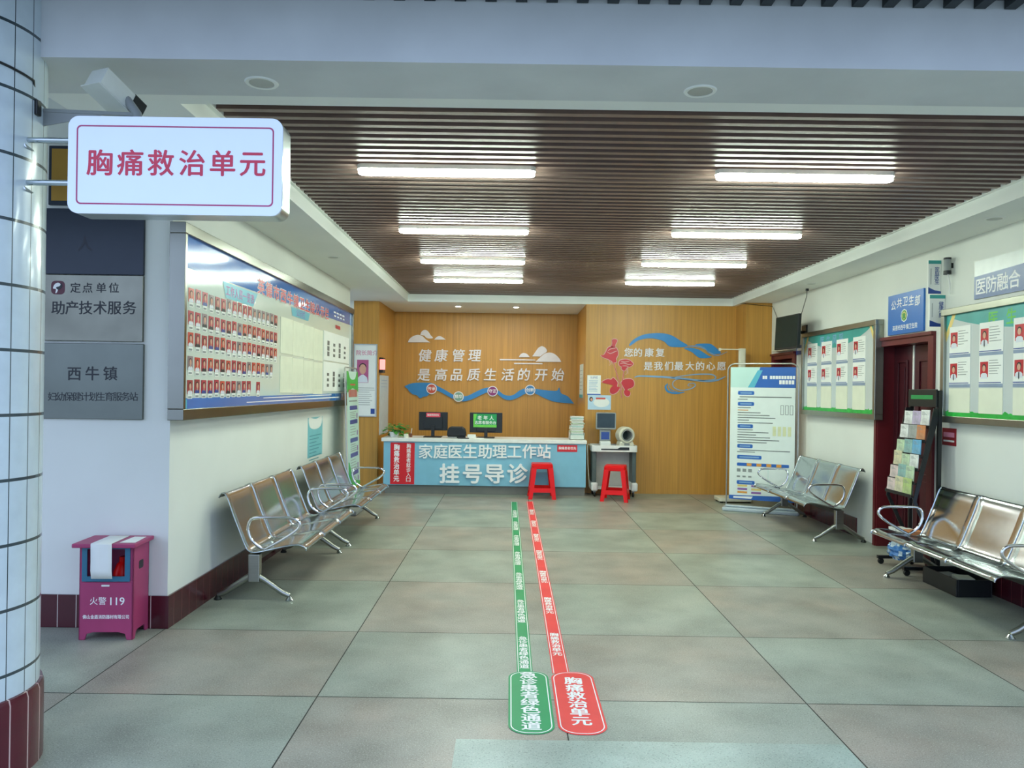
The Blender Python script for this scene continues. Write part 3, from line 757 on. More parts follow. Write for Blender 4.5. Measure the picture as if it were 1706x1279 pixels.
m.poly(F, [(-.33, .30), (.33, .30), (.33, .34), (-.1, .40), (-.28, .62), (-.33, .62)], .005, GREEN)
for q in range(8): m.quad(F, -.25+.065*q, -.205+.065*q, 1.39, 1.48, .006, PORANGE)
m.quad(F, -.15, .15, 1.53, 1.55, .006, PORANGE)
m.quad(F, -.24, .24, 1.335, 1.35, .006, INKG)
for vv in (1.26, 1.09, .87, .69, .47): m.prism(F, rrect(-.2, .24, vv-.025, vv+.025, .015), .004, .006, NAVY)
for va, vb in ((1.13, 1.22), (.92, 1.05), (.73, .83), (.52, .65), (.36, .43)):
    info_lines(m, F, -.2, .17, va, vb, 4, INKG, .006); m.quad(F, .19, .24, va, va+.06, .006, PURPLE)
m.build('banner_sheet', bs, local=True)
m = MB(); m.fbox(F, -.36, .36, 0, .05, -.09, .09, GREYP); m.build('base', bs, local=True, bevel=.01)

# ================================================================== pillar poster, red display, recess papers
F = FY(YP)
p = [on_y(u, v, YP) for u, v in ((594, 573), (629, 573), (628, 694), (594, 694))]
po = thing('framed_poster', 'white framed portrait poster on the timber pillar beside the photo board', 'poster', (-2.13, YP, 1.08))
m = MB(); xa, xb, za, zt = -2.318, -1.972, 1.08, 2.153
m.ring(F, rrect(xa, xb, za, zt, .004), rrect(xa+.014, xb-.014, za+.014, zt-.014, .002), 0, .02, mat('poster_frame', '#c9ced0', .3, .6)); m.build('frame', po)
m = MB(); m.fbox(F, xa+.014, xb-.014, za+.014, zt-.014, 0, .008, PAPER)
m.text(F, '院长简介', -2.125, 2.02, .075, PINK, .009, bold=.012)
m.fbox(F, -2.27, -2.10, 1.58, 1.92, .008, .009, mat('portrait_rose', '#b85a88', .5)); m.poly(F, circle(-2.185, 1.78, .05, .075, 18), .0095, SKIN); m.poly(F, [(-2.26, 1.585), (-2.25, 1.66), (-2.2, 1.70), (-2.17, 1.70), (-2.12, 1.66), (-2.105, 1.585)], .0096, SHIRT)
m.poly(F, circle(-2.185, 1.81, .055, .06, 18, 0, PI), .0093, HAIR)
info_lines(m, F, -2.28, -2.0, 1.24, 1.52, 9, INKG, .009); m.quad(F, -2.06, -2.0, 1.12, 1.2, .009, NAVY)
m.build('poster_sheet', po)
FR = FXp(-1.955)
m = MB(); m.fbox(FR, 11.42, 11.62, 1.735, 1.96, 0, .06, BLACK)
rd = thing('display_unit', 'black wall display with a red glowing screen above the counter end with the plant', 'display', (-1.9, 11.5, 1.735)); m.build('casing', rd, bevel=.004)
m = MB(); m.box(-1.945, -1.862, 11.414, 11.42, 1.78, 1.93, emat('red_led', (1, .06, .05), 1.1)); m.build('screen', rd)
m = MB(); m.fbox(FR, 11.50, 12.3, .80, 1.70, 0, .006, mat('pale_blue_notice', '#c4d4dc', .4)); info_lines(m, FR, 11.6, 12.2, 1.5, 1.65, 3, ART_MIST, .007)
tag(m.build('wall_notice'), 'pale blue notice panel below the red display', 'notice')
FQ = FXm(1.11)
m = MB(); m.fbox(FQ, -12.25, -11.7, 1.40, 1.92, 0, .006, mat('pale_green_notice', '#cfe0d8', .4)); m.quad(FQ, -12.25, -11.7, 1.40, 1.45, .007, TEAL); info_lines(m, FQ, -12.2, -11.75, 1.5, 1.85, 6, INKG, .007)
tag(m.build('wall_notice'), 'pale green notice on the side of the timber panel by the booklet stack', 'notice')

# ================================================================== WALL ART BEHIND THE COUNTER
def T6(x, y): return on_y(640+x/5.0176, 520+y/5.0176, YB)
F = FY(YB)
wa = thing('wall_slogan', 'white two-line raised slogan on the timber wall behind the counter', 'lettering', (-.3, YB, 1.6))
for t, xs, y in (('健康管理', (342, 478, 620, 757), 366), ('是高品质生活的开始', (333, 475, 607, 748, 888, 1033, 1168, 1312, 1452), 526)):
    for ch, x in zip(t, xs):
        m = MB(); a = T6(x, y); m.text(F, ch, a[0], a[1], .205, ART_WHITE, .002, .02, bold=.014, slant=.12); m.build('letter', wa)
D = lambda L: [T6(*q) for q in L]
def plate(name, label, cat, shapes, group=None, Y=YB, th=.018, mm=None):
    o = MB()
    for s in shapes: o.prism(FY(Y), s, 0.001, th, mm)
    return tag(o.build(name), label, cat, group)
cl = [[(200, 252), (213, 225), (245, 200), (285, 190), (320, 200), (350, 228), (385, 252)], [(303, 190), (315, 162), (342, 147), (368, 160), (388, 190), (408, 216), (362, 218), (335, 195)], [(420, 229), (440, 208), (465, 200), (490, 210), (515, 229)],
      [(1125, 376), (1140, 352), (1165, 341), (1195, 350), (1217, 376)], [(1238, 368), (1265, 330), (1290, 297), (1320, 284), (1350, 300), (1360, 328), (1330, 350), (1305, 370)], [(1265, 413), (1310, 372), (1345, 345), (1385, 337), (1425, 350), (1460, 382), (1480, 415)]]
lab = ['widest white cloud plate of the cluster over the slogan start', 'tall white cloud plate behind the widest one over the slogan start', 'smallest white cloud plate at the end of the cluster over the slogan start',
       'small round white cloud plate nearest the slogan in the right cluster', 'tall tilted white cloud plate in the right cluster', 'widest white cloud plate in the cluster over the slogan end']
for s, l in zip(cl, lab):
    q = s[:1]+catmull(s, 4, False)[1:]
    plate('cloud_plate', l, 'wall decoration', [D(q)], 'white cloud plates behind the counter', mm=ART_WHITE, th=.02 if 'tall' in l else .026)
plate('cloud_bar', 'longer thin white bar beside the cloud plates over the slogan end', 'wall decoration', [D([(965, 391), (1262, 396), (1265, 404), (968, 402)])], 'white cloud plates behind the counter', mm=ART_WHITE)
plate('cloud_bar', 'shorter thin white bar below the longer one over the slogan end', 'wall decoration', [D([(1085, 424), (1322, 426), (1325, 434), (1088, 433)])], 'white cloud plates behind the counter', mm=ART_WHITE)
top = [(170, 620), (240, 592), (390, 590), (450, 618), (520, 655), (580, 690), (640, 703), (700, 697), (760, 668), (820, 640), (870, 629), (920, 634), (960, 657), (1000, 688), (1045, 697), (1085, 688), (1130, 655), (1180, 636), (1230, 636), (1300, 645), (1390, 655), (1445, 655), (1463, 628), (1477, 675), (1530, 700), (1560, 730), (1585, 763)]
bot = [(1500, 757), (1420, 747), (1340, 717), (1270, 682), (1225, 670), (1180, 680), (1120, 713), (1060, 733), (1005, 726), (960, 695), (920, 669), (870, 668), (820, 686), (760, 716), (690, 741), (630, 742), (560, 715), (500, 682), (450, 658), (400, 662), (360, 700), (330, 705), (300, 718), (275, 695), (240, 685), (210, 660), (200, 643)]
rb = MB(); up = catmull(top, 3, False); dn = catmull(bot, 3, False)
rb.prism(F, D(up+dn), .001, .02, ART_BLUE)
tag(rb.build('wave_ribbon'), 'long blue wave-shaped ribbon on the timber wall under the white slogan', 'wall decoration')
for (x, y), col, t, nm in (((398, 640), '#c8503c', '传承', 'red'), ((623, 705), '#7fa898', '精华', 'grey-green'), ((907, 660), '#8a2c74', '守正', 'purple'), ((1220, 650), '#3a86c4', '创新', 'blue')):
    a = T6(x, y); o = thing('round_badge', f'{nm} round badge with a white rim on the blue wave ribbon', 'badge', (a[0], YB, a[1]-.09), 0, 'round badges on the wave ribbon')
    m = MB(); m.prism(F, circle(a[0], a[1], .088, n=28), .0202, .032, ART_WHITE); m.build('rim', o, smooth=True)
    m = MB(); m.prism(F, circle(a[0], a[1], .073, n=28), .032, .035, mat('badge_'+nm, col, .4)); m.text(F, t, a[0], a[1], .062, TXTW, .0356, bold=.015); m.build('disc', o)

def T7(x, y): return on_y(980+x/6.5615, 540+y/6.5615, YP)
E7 = lambda L: [T7(*q) for q in L]
F = FY(YP)
wa = thing('wall_slogan', 'white two-line raised slogan on the timber panel beside the red flowers', 'lettering', (2.4, YP, 1.8))
for t, xs, y in (('您的康复', (440, 543, 665, 785), 313), ('是我们最大的心愿', (655, 765, 880, 990, 1110, 1222, 1338, 1455), 461)):
    for ch, x in zip(t, xs):
        m = MB(); a = T7(x, y); m.text(F, ch, a[0], a[1], .128, ART_WHITE, .002, .012, bold=.012); m.build('letter', wa)
r1 = [(447, 238), (470, 190), (540, 140), (620, 110), (720, 98), (820, 100), (900, 118), (960, 150), (1020, 190), (1085, 230), (1050, 248), (980, 250), (900, 245), (865, 225), (830, 190), (780, 170), (700, 155), (620, 158), (540, 180), (490, 215)]
r2 = [(1045, 262), (1120, 258), (1200, 275), (1260, 310), (1310, 343), (1350, 357), (1290, 370), (1220, 368), (1180, 345), (1140, 310), (1090, 285)]
r3 = [(1165, 225), (1230, 212), (1330, 215), (1380, 245), (1440, 300), (1440, 322), (1360, 325), (1310, 310), (1270, 270), (1220, 240)]
for L, l in ((r1, 'long blue ribbon arching over the slogan on the timber panel'), (r2, 'lower blue leaf-shaped ribbon end on the timber panel'), (r3, 'upper blue leaf-shaped ribbon end on the timber panel')):
    plate('blue_ribbon', l, 'wall decoration', [catmull(E7(L), 4)], 'blue ribbon plates on the timber panel', Y=YP, th=.012, mm=ART_BLUE)
m = MB()
for L, w in (([(1060, 250), (1150, 243), (1250, 262), (1320, 305), (1400, 340), (1450, 330), (1520, 300)], .012), ([(1080, 236), (1180, 236), (1260, 255), (1330, 320), (1390, 350)], .008)):
    m.stroke(F, E7(L), w, ART_MIST, .0125, .016)
tag(m.build('pale_ribbon_line'), 'thin pale blue lines between the two ribbon ends on the timber panel', 'wall decoration')
m = MB()
for L, w, mm in (([(505, 580), (560, 566), (700, 570), (900, 582), (1100, 603), (1300, 622), (1400, 612), (1440, 600), (1500, 570)], .03, ART_MIST), ([(900, 585), (1050, 562), (1200, 547), (1340, 548), (1392, 577), (1360, 605), (1200, 615)], .018, ART_MIST),
              ([(1170, 620), (1000, 600), (938, 620), (922, 660), (950, 700), (1020, 722), (1120, 705), (1170, 670), (1150, 645), (1100, 652), (1092, 672), (1130, 676)], .014, ART_MIST), ([(870, 650), (845, 680), (858, 722), (900, 745), (970, 752), (1050, 742)], .03, ART_BLUE), ([(885, 655), (880, 690), (910, 722), (980, 738)], .012, ART_BLUE)):
    m.stroke(F, E7(L), w, mm, .001, .008)
tag(m.build('cloud_scroll'), 'pale blue curling scroll lines under the slogan on the timber panel', 'wall decoration')
fb = thing('flower_decoration', 'pair of flat red flowers with leaves on the timber panel', 'wall decoration', (1.35, YP, 1.3))
f1 = [[(262, 170), (300, 165), (316, 182), (300, 212), (287, 248), (250, 252), (262, 212)], [(140, 340), (170, 335), (195, 300), (210, 265), (240, 245), (290, 250), (318, 280), (325, 330), (302, 378), (306, 410), (275, 417), (245, 395), (200, 375), (160, 360)]]
f2 = [[(335, 415), (360, 390), (420, 385), (460, 400), (490, 435), (455, 465), (425, 470), (400, 505), (375, 500), (362, 480), (365, 465), (340, 450)]]
lv = [[(150, 630), (210, 600), (250, 605), (270, 585), (300, 610), (320, 640), (315, 680), (345, 690), (320, 735), (280, 760), (245, 755), (235, 720), (250, 690), (270, 670), (230, 655), (190, 648)], [(360, 640), (390, 605), (450, 597), (490, 615), (500, 660), (480, 690), (440, 705), (430, 720), (455, 735), (455, 770), (430, 788), (400, 770), (390, 735), (400, 715), (385, 690), (375, 665)]]
def grow(L, k):
    cx = sum(p[0] for p in L)/len(L); cy = sum(p[1] for p in L)/len(L)
    return [(p[0]+(p[0]-cx)/max(1, math.hypot(p[0]-cx, p[1]-cy))*k, p[1]+(p[1]-cy)/max(1, math.hypot(p[0]-cx, p[1]-cy))*k) for p in L]
for nm, grp in (('bloom', f1), ('bloom', f2), ('leaf', lv[:1]), ('leaf', lv[1:])):
    m = MB()
    for L in grp:
        m.prism(F, catmull(E7(grow(L, 8)), 4), .001, .006, ART_PINK); m.prism(F, catmull(E7(L), 4), .006, .010, ART_RED)
    if nm == 'bloom':
        for L in ([(205, 300), (240, 320), (290, 300), (318, 290)], [(215, 290), (250, 268), (300, 262)]) if grp is f1 else ([(345, 430), (390, 425), (440, 440), (480, 435)], [(355, 405), (400, 412), (450, 405)], [(370, 455), (410, 455), (440, 462)]):
            m.stroke(F, E7(L), .012, ART_PINK, .010, .012)
    m.build(nm, fb)
for L in ([(275, 415), (300, 500), (325, 590), (345, 660), (365, 805)], [(390, 505), (380, 580), (372, 640), (368, 720)]):
    m = MB(); m.stroke(F, E7(L), .014, ART_PINK, .001, .005, False); m.stroke(F, E7(L), .007, ART_RED, .005, .008, False); m.build('stem', fb)
for L in ([(225, 385), (240, 430), (230, 450)], [(245, 390), (262, 440)], [(415, 470), (425, 530), (405, 550)], [(430, 470), (435, 540)]):
    m = MB(); m.stroke(F, E7(L), .006, ART_PINK, .001, .005, False); m.build('stamen', fb)
# notices on the panel
a = [on_y(u, v, YP) for u, v in ((978, 659), (1001, 625), (979, 682), (1018, 658.5))]
m = MB(); m.fbox(F, a[0][0], a[1][0], a[0][1]+.012, a[1][1], 0, .003, PAPER); m.quad(F, a[0][0], a[1][0], a[0][1]+.012, a[0][1]+.03, .0036, BLUE); m.text(F, '公示栏', (a[0][0]+a[1][0])/2, a[1][1]-.035, .035, NAVY, .0036)
info_lines(m, F, a[0][0]+.025, a[1][0]-.025, a[0][1]+.06, a[1][1]-.07, 8, ART_MIST, .0036)
m.v and tag(m.build('paper_notice'), 'upright white paper notice with blue print beside the red flowers', 'notice')
m = MB(); m.fbox(F, a[2][0], a[3][0], a[2][1], a[3][1], 0, .003, mat('notice_pale_blue', '#bcd8ea', .5)); m.poly(F, circle((a[2][0]+a[3][0])/2+.03, (a[2][1]+a[3][1])/2, .12, .07, 20), .0036, PAPER); m.poly(F, circle(a[2][0]+.05, a[3][1]-.06, .028, .035, 14), .004, HAIR); m.poly(F, circle(a[2][0]+.055, a[3][1]-.065, .018, .022, 14), .0044, SKIN)
m.quad(F, a[2][0]+.12, a[2][0]+.26, a[3][1]-.06, a[3][1]-.035, .004, PORANGE)
tag(m.build('paper_notice'), 'wide pale blue notice with a small portrait above the trolley', 'notice')

# ================================================================== COUNTER
CYF = 11.0
ct = thing('reception_counter', 'pale blue reception counter with raised white lettering and a white top', 'counter', (-.35, CYF+.3, 0))
CB = mat('counter_blue', '#82bcd2', .42, var=.03)
m = MB(); m.box(-1.80, 1.10, CYF, CYF+.58, .125, .745, CB); m.build('body', ct, bevel=.003)
m = MB(); m.box(-1.83, 1.107, CYF-.03, CYF+.62, .746, .797, WHITEP); m.build('worktop', ct, bevel=.006)
m = MB(); m.box(-1.78, 1.09, CYF+.035, CYF+.56, 0, .125, mat('plinth_grey', '#6f716a', .45)); m.build('plinth', ct)
F = FY(CYF)
for i, ch in enumerate('家庭医生助理工作站'):
    m = MB(); a = on_y(709.5+24.6*i, 752.5, CYF); m.text(F, ch, a[0], a[1]-.003, .198, TXTW, .001, .022, bold=.012); m.build('letter', ct)
for i, ch in enumerate('挂号导诊'):
    m = MB(); a = on_y((749, 787, 824, 862)[i], 790, CYF); m.text(F, ch, a[0], a[1], .275, TXTW, .001, .03, bold=.02); m.build('letter', ct)
m = MB(); m.fbox(F, -1.70, -1.355, .135, .73, .0005, .004, RED)
m.vtext(F, '胸痛救治单元', -1.612, .705, .165, .085, TXTW, .005, width=.078, bold=.022)
m.vtext(F, '胸痛患者就诊入口', -1.44, .715, .165, .066, TXTW, .005, width=.06, bold=.012)
m.build('red_banner', ct)
m = MB(); m.fbox(F, .685, .972, .632, .73, .0005, .006, RED); m.text(F, '胸痛患者优先', .83, .682, .043, TXTW, .0066, width=.25, bold=.012); m.build('red_label', ct)

ZT = .797
# monitors seen from behind
def monitor(label, x0, x1, z0, z1, Y, sign):
    o = thing('monitor', label, 'monitor', ((x0+x1)/2, Y, ZT))
    m = MB(); m.box(x0, x1, Y, Y+.03, z0, z1, BLACK); cx = (x0+x1)/2
    m.box(cx-.14, cx+.14, Y-.02, Y, z0+.02, z1-.06, BLACK); m.build('housing', o, bevel=.006)
    m = MB(); m.box(x0+.012, x1-.012, Y+.03, Y+.032, z0+.015, z1-.012, DARKM); m.build('screen', o)
    m = MB(); m.box(cx-.025, cx+.025, Y-.045, Y-.02, ZT+.015, z0+.075, BLACK); m.build('stand_neck', o, bevel=.004)
    m = MB(); m.box(cx-.13, cx+.13, Y-.12, Y+.09, ZT, ZT+.014, BLACK); m.build('stand_foot', o, bevel=.004)
    sign(o, cx, z0, z1, Y); return o
def sg1(o, cx, z0, z1, Y):
    F = FY(Y-.02); m = MB(); m.prism(F, rrect(cx-.10, cx+.105, z1-.075, z1-.012, .008), .0005, .012, mat('sticker_red', '#e04a5c', .4)); m.text(F, '胸痛患者优先', cx, z1-.043, .03, TXTW, .013, width=.17); m.build('red_sticker', o)
def sg2(o, cx, z0, z1, Y):
    F = FY(Y-.02); m = MB(); x0, x1, a, b = cx-.185, cx+.155, z1-.215, z1-.02
    G1 = mat('card_green', '#189a50', .35, var=.1, scale=5); G2 = mat('card_light_green', '#6ed04a', .35)
    m.fbox(F, x0, x1, a, b, .0005, .004, G1); m.poly(F, [(x0, b), (x0+.05, b), (x0+.02, a+.05), (x0, a+.03)], .0044, G2); m.poly(F, [(x0, a), (x1, a), (x1, a+.035), (x0+.1, a+.03), (x0, a+.045)], .0044, G2)
    for i, ch in enumerate('老年人'): m.text(F, ch, x0+.09+.088*i, b-.058, .062, TXTW, .005, bold=.016)
    for i, ch in enumerate('志愿者服务台'): m.text(F, ch, x0+.045+.053*i, b-.128, .050, TXTW, .005, bold=.01)
    m.build('green_sign_card', o)
monitor('black monitor seen from behind with a small red sticker', -1.335, -.912, .895, 1.165, 11.28, sg1)
monitor('black monitor seen from behind with a green service sign', -.587, -.108, .872, 1.168, 11.28, sg2)
m = MB(); m.prism(FY(11.12), [(-.905, ZT+.03), (-.90, ZT+.10), (-.88, ZT+.15), (-.85, ZT+.165), (-.69, ZT+.165), (-.65, ZT+.14), (-.632, ZT+.09), (-.63, ZT+.03)], -.12, .05, mat('printer_black', '#15181f', .5)); pt = thing('printer', 'small black printer between the two monitors', 'printer', (-.78, 11.12, ZT)); m.build('body', pt, bevel=.012)
m = MB(); m.box(-.895, -.64, 11.08, 11.23, ZT, ZT+.03, BLACK); m.build('base', pt, bevel=.004)
m = MB(); m.box(-.89, -.76, 11.03, 11.08, ZT+.012, ZT+.018, PAPER); m.build('paper_tray', pt)
m = MB(); m.box(-.61, -.49, 11.10, 11.17, ZT, ZT+.055, PAPER); tag(m.build('tissue_box', bevel=.006), 'small white box on the counter between printer and green-signed monitor', 'box')
m = MB(); m.box(-.49, -.37, 11.06, 11.16, ZT, ZT+.006, PAPER); tag(m.build('paper_pad'), 'flat white paper on the counter before the green-signed monitor', 'paper')
m = MB(); m.box(-.74, -.58, 10.98, 11.055, ZT, ZT+.012, BLACK); tag(m.build('notebook', bevel=.003), 'flat black notebook on the counter front edge below the printer', 'notebook')
ph = thing('pen_pot', 'small brown cup holding a pen left of the red-stickered monitor', 'pen holder', (-1.44, 11.2, ZT))
m = MB(); m.lathe([(.022, 0), (.026, .055), (.022, .055), (.018, .01)], mat('pot_brown', '#7a4a34', .5), (-1.44, 11.2, ZT), n=16); m.build('cup', ph, smooth=True)
m = MB(); m.tube([(-1.44, 11.2, ZT+.02), (-1.425, 11.2, ZT+.13)], .005, WHITEP, 6); m.build('pen', ph, smooth=True)
# pothos in a pot
pl = thing('potted_plant', 'green trailing leafy plant in white pot on the counter end', 'plant', (-1.66, 11.2, ZT))
m = MB(); m.lathe([(.055, 0), (.075, .07), (.08, .075), (.07, .075), (.06, .06)], WHITEP, (-1.68, 11.2, ZT), n=20); m.build('pot', pl, smooth=True)
m = MB(); LG = mat('leaf_green', '#3f8f34', .45, var=.25, scale=30); rnd = random.Random(4)
for i in range(70):
    a = rnd.uniform(0, 2*PI); r_ = rnd.uniform(.02, .15); c_ = Vector((-1.67+r_*math.cos(a)*1.0, 11.2+r_*math.sin(a)*.7, ZT+.06+rnd.uniform(0, .13)-r_*.3))
    c_.z = max(c_.z, ZT+.02); d = Vector((math.cos(a), math.sin(a), rnd.uniform(-.6, .5))).normalized(); s_ = d.cross(Vector((0, 0, 1))).normalized(); n_ = s_.cross(d); l = rnd.uniform(.07, .105)
    P = [c_, c_+d*l*.3+s_*l*.33, c_+d*l*.7+s_*l*.22-n_*l*.08, c_+d*l-n_*l*.15, c_+d*l*.7-s_*l*.22-n_*l*.08, c_+d*l*.3-s_*l*.33, c_+d*l*.45+n_*l*.1]
    for q in P: q.z = max(q.z, ZT+.004)
    for k in range(6): m.add([P[k], P[(k+1) % 6], P[6]], [(0, 1, 2)], LG)
m.build('foliage', pl)
m = MB()
for i in range(9):
    a = i*.7; m.tube([(-1.68, 11.2, ZT+.06), (-1.67+.05*math.cos(a), 11.2+.03*math.sin(a), ZT+.11), (-1.67+.10*math.cos(a), 11.2+.07*math.sin(a), ZT+.07)], .0025, LG, 5)
m.build('stems', pl)
m = MB(); m.lathe([(.03, 0), (.034, .05), (.025, .055)], PCREAM, (-1.485, 11.03, ZT), n=16); tag(m.build('small_cup', smooth=True), 'small white cup beside the potted plant on the counter', 'cup')
# booklet stack at the right end
m = MB(); m.box(.875, 1.085, 11.12, 11.36, ZT, ZT+.008, WHITEP); m.box(.875, .881, 11.12, 11.36, ZT, ZT+.10, WHITEP); m.box(1.079, 1.085, 11.12, 11.36, ZT, ZT+.10, WHITEP); m.box(.875, 1.085, 11.354, 11.36, ZT, ZT+.1, WHITEP); m.box(.875, 1.085, 11.12, 11.124, ZT, ZT+.07, mat('holder_clear', '#cfd6cc', .2))
tag(m.build('booklet_tray'), 'white open tray under the booklet stack on the counter', 'tray')
z = ZT+.009; rnd = random.Random(3); proto = None
PCOL = [PAPER, PCREAM, PAPER, MINT, PAPER, mat('booklet_green', '#cfe0c0', .5)]
for i in range(17):
    h = .0195; mm = PCOL[i % 6]
    m = MB(); m.box(-.088, .088, -.105, .105, 0, h-.003, mm)
    for q in range(3): m.box(-.0884, .0884, -.1054, .1, .003+q*.005, .0042+q*.005, INKG)
    o = m.build('booklet', local=True, bevel=.002)
    o.location = (.98+rnd.uniform(-.012, .012)*(0 if z < ZT+.1 else 1.3), 11.235+rnd.uniform(-.01, .006), z); o.rotation_euler = (0, 0, rnd.uniform(-.12, .12)*(0 if z < ZT+.1 else 1))
    tag(o, 'white printed booklet in the tall stack on the counter end by the trolley', 'booklet', 'booklets stacked on the counter'); z += h

# ================================================================== STOOLS
def make_stool(label):
    r = thing('plastic_stool', label, 'stool', (0, 0, 0), 0, 'red plastic stools before the counter')
    m = MB(); F = FZ(0); m.prism(F, rrect(-.142, .142, -.142, .142, .03), .462, .485, REDPL); m.prism(F, rrect(-.148, .148, -.148, .148, .03), .415, .470, REDPL); m.build('seat', r, local=True, bevel=.006, smooth=True)
    bt, bb = .148, .192
    def hw(z): return bb+(bt-bb)*z/.43
    for sx, sy in ((1, 1), (-1, 1), (1, -1), (-1, -1)):
        m = MB()
        for ax in (0, 1):
            V = []
            for z, w in ((0, .055), (.14, .062), (.43, .070)):
                h = hw(z)
                for d in (0, .008):
                    for t in (0, w):
                        p = (h-t, h-d) if ax == 0 else (h-d, h-t)
                        V.append((sx*p[0], sy*p[1], z))
            fs = []
            for k in (0, 4): fs += [(k, k+1, k+5, k+4), (k+2, k+6, k+7, k+3), (k, k+4, k+6, k+2), (k+1, k+3, k+7, k+5)]
            fs += [(0, 2, 3, 1), (8, 9, 11, 10)]
            m.add(V, fs, REDPL)
        m.build('leg', r, local=True)
    for ax, s in ((0, 1), (0, -1), (1, 1), (1, -1)):
        m = MB(); V = []
        for z in (.095, .155):
            h = hw(z)
            for d in (.001, .009):
                for t in (-h+.055, h-.055):
                    V.append((t, s*(h-d), z) if ax == 0 else (s*(h-d), t, z))
        m.add(V, [(0, 1, 3, 2), (4, 6, 7, 5), (0, 4, 5, 1), (2, 3, 7, 6), (0, 2, 6, 4), (1, 5, 7, 3)], REDPL); m.build('crossbar', r, local=True)
    return r
st = make_stool('red plastic stool in front of the blue counter'); st.location = (.460, 10.78, 0); st.rotation_euler = (0, 0, math.radians(1))
dup(st, (1.475, 10.64, 0), math.radians(-13), 'red plastic stool in front of the medical trolley')

# ================================================================== MEDICAL TROLLEY
tr = thing('medical_trolley', 'white and grey medical trolley on castors before the timber panel', 'trolley', (1.50, 11.1, 0))
x0, x1, ya, yb = 1.175, 1.825, 10.92, 11.32
m = MB(); F = FZ(0)
m.prism(F, rrect(x0, x1, ya, yb, .04), .645, .66, WHITEP); m.ring(F, rrect(x0, x1, ya, yb, .04), rrect(x0+.018, x1-.018, ya+.018, yb-.018, .03), .66, .735, WHITEP); m.build('tray', tr, smooth=True, bevel=.004)
m = MB(); m.box(x0+.02, x1-.02, ya+.02, yb-.02, .66, .70, DARKM); m.build('tray_mat', tr)
m = MB(); Fy = FY(ya); m.prism(Fy, [(x0+.13, .672), (x0+.53, .672), (x0+.53, .712), (x0+.40, .712), (x0+.36, .69), (x0+.13, .69)], .0, .003, BLACK); m.build('drawer_slot', tr)
for sx in (0, 1):
    xa = x0+.01 if sx == 0 else x1-.07
    m = MB(); m.box(xa, xa+.06, ya+.05, yb-.05, .20, .645, mat('trolley_slate', '#4c5a58', .45)); m.build('side_post', tr, bevel=.01)
    m = MB(); m.box(xa-.01, xa+.08, ya, yb, .085, .205, WHITEP); m.build('base_shoe', tr, bevel=.02)
m = MB(); m.box(x0+.07, x1-.07, yb-.08, yb-.06, .12, .645, GREYP); m.mats = [mat('trolley_panel', '#c4c2bb', .5)]; m.build('back_panel', tr)
m = MB(); m.box(x0+.08, x1-.08, ya+.10, yb-.09, .10, .125, WHITEP); m.build('lower_shelf', tr)
for xx in (x0+.05, x1-.05):
    for yy in (ya+.05, yb-.05):
        w = MB(); w.lathe([(.03, -.012), (.036, -.006), (.036, .006), (.03, .012)], DARKM, (xx, yy, .036), (1, 0, 0), 18); w.box(xx-.018, xx+.018, yy-.014, yy+.03, .06, .088, GREYP); w.build('caster', tr, smooth=True)
m = MB(); m.tube([(x0, ya+.2, .72), (x0-.04, ya+.2, .74), (x0-.05, ya+.14, .70), (x0-.045, ya+.1, .45), (x0-.02, ya+.12, .16), (x0-.012, ya+.15, .12)], .005, CREAM, 6); m.build('side_cable', tr, smooth=True)
ZTr = .702
scn = thing('health_terminal', 'small grey screen on a white keypad stand on the trolley', 'terminal', (1.39, 11.1, ZTr))
m = MB(); m.box(1.30, 1.455, 11.02, 11.16, ZTr, ZTr+.085, WHITEP); m.build('keypad_base', scn, bevel=.01)
m = MB(); m.box(1.305, 1.46, 11.11, 11.16, ZTr+.085, ZTr+.25, GREYP); m.build('stand_neck', scn, bevel=.006)
m = MB(); m.box(1.325, 1.44, 11.105, 11.11, ZTr+.11, ZTr+.215, NAVY); m.build('lower_display', scn)
F = FY(11.11); m = MB(); m.prism(F, rrect(1.245, 1.535, .955, 1.20, .02), -.03, .02, GREYP); m.build('screen_housing', scn, bevel=.004)
m = MB(); m.prism(F, rrect(1.262, 1.518, .98, 1.185, .008), .02, .022, mat('screen_dark', '#26383c', .15, var=.2, scale=6)); m.build('screen', scn)
bp = thing('blood_pressure_monitor', 'cream arm-in ring blood pressure monitor on the trolley', 'blood pressure monitor', (1.67, 11.1, ZTr))
FB = Frame((1.675, 11.06, .878), Vector((.97, .24, 0)), (0, 0, 1), Vector((.24, -.97, 0)))
m = MB(); m.ring(FB, circle(0, 0, .122, n=36), circle(0, 0, .078, n=36), -.12, .05, CREAM); m.build('cuff_ring', bp, smooth=True, bevel=.018)
m = MB(); m.ring(FB, circle(0, 0, .082, n=36), circle(0, 0, .07, n=36), -.10, .055, GREYP); m.build('cuff_lining', bp, smooth=True)
m = MB(); m.prism(FB, circle(0, 0, .078, n=30), -.11, -.10, mat('cuff_dark', '#2c3a38', .7)); m.build('cuff_back', bp)
m = MB(); m.prism(FB, [(-.12, -.175), (.12, -.175), (.10, -.09), (-.10, -.09)], -.10, .04, CREAM); m.build('body', bp, bevel=.012)
m = MB(); m.fbox(FB, -.04, .04, -.16, -.115, .04, .045, GREYP); m.build('control_panel', bp)

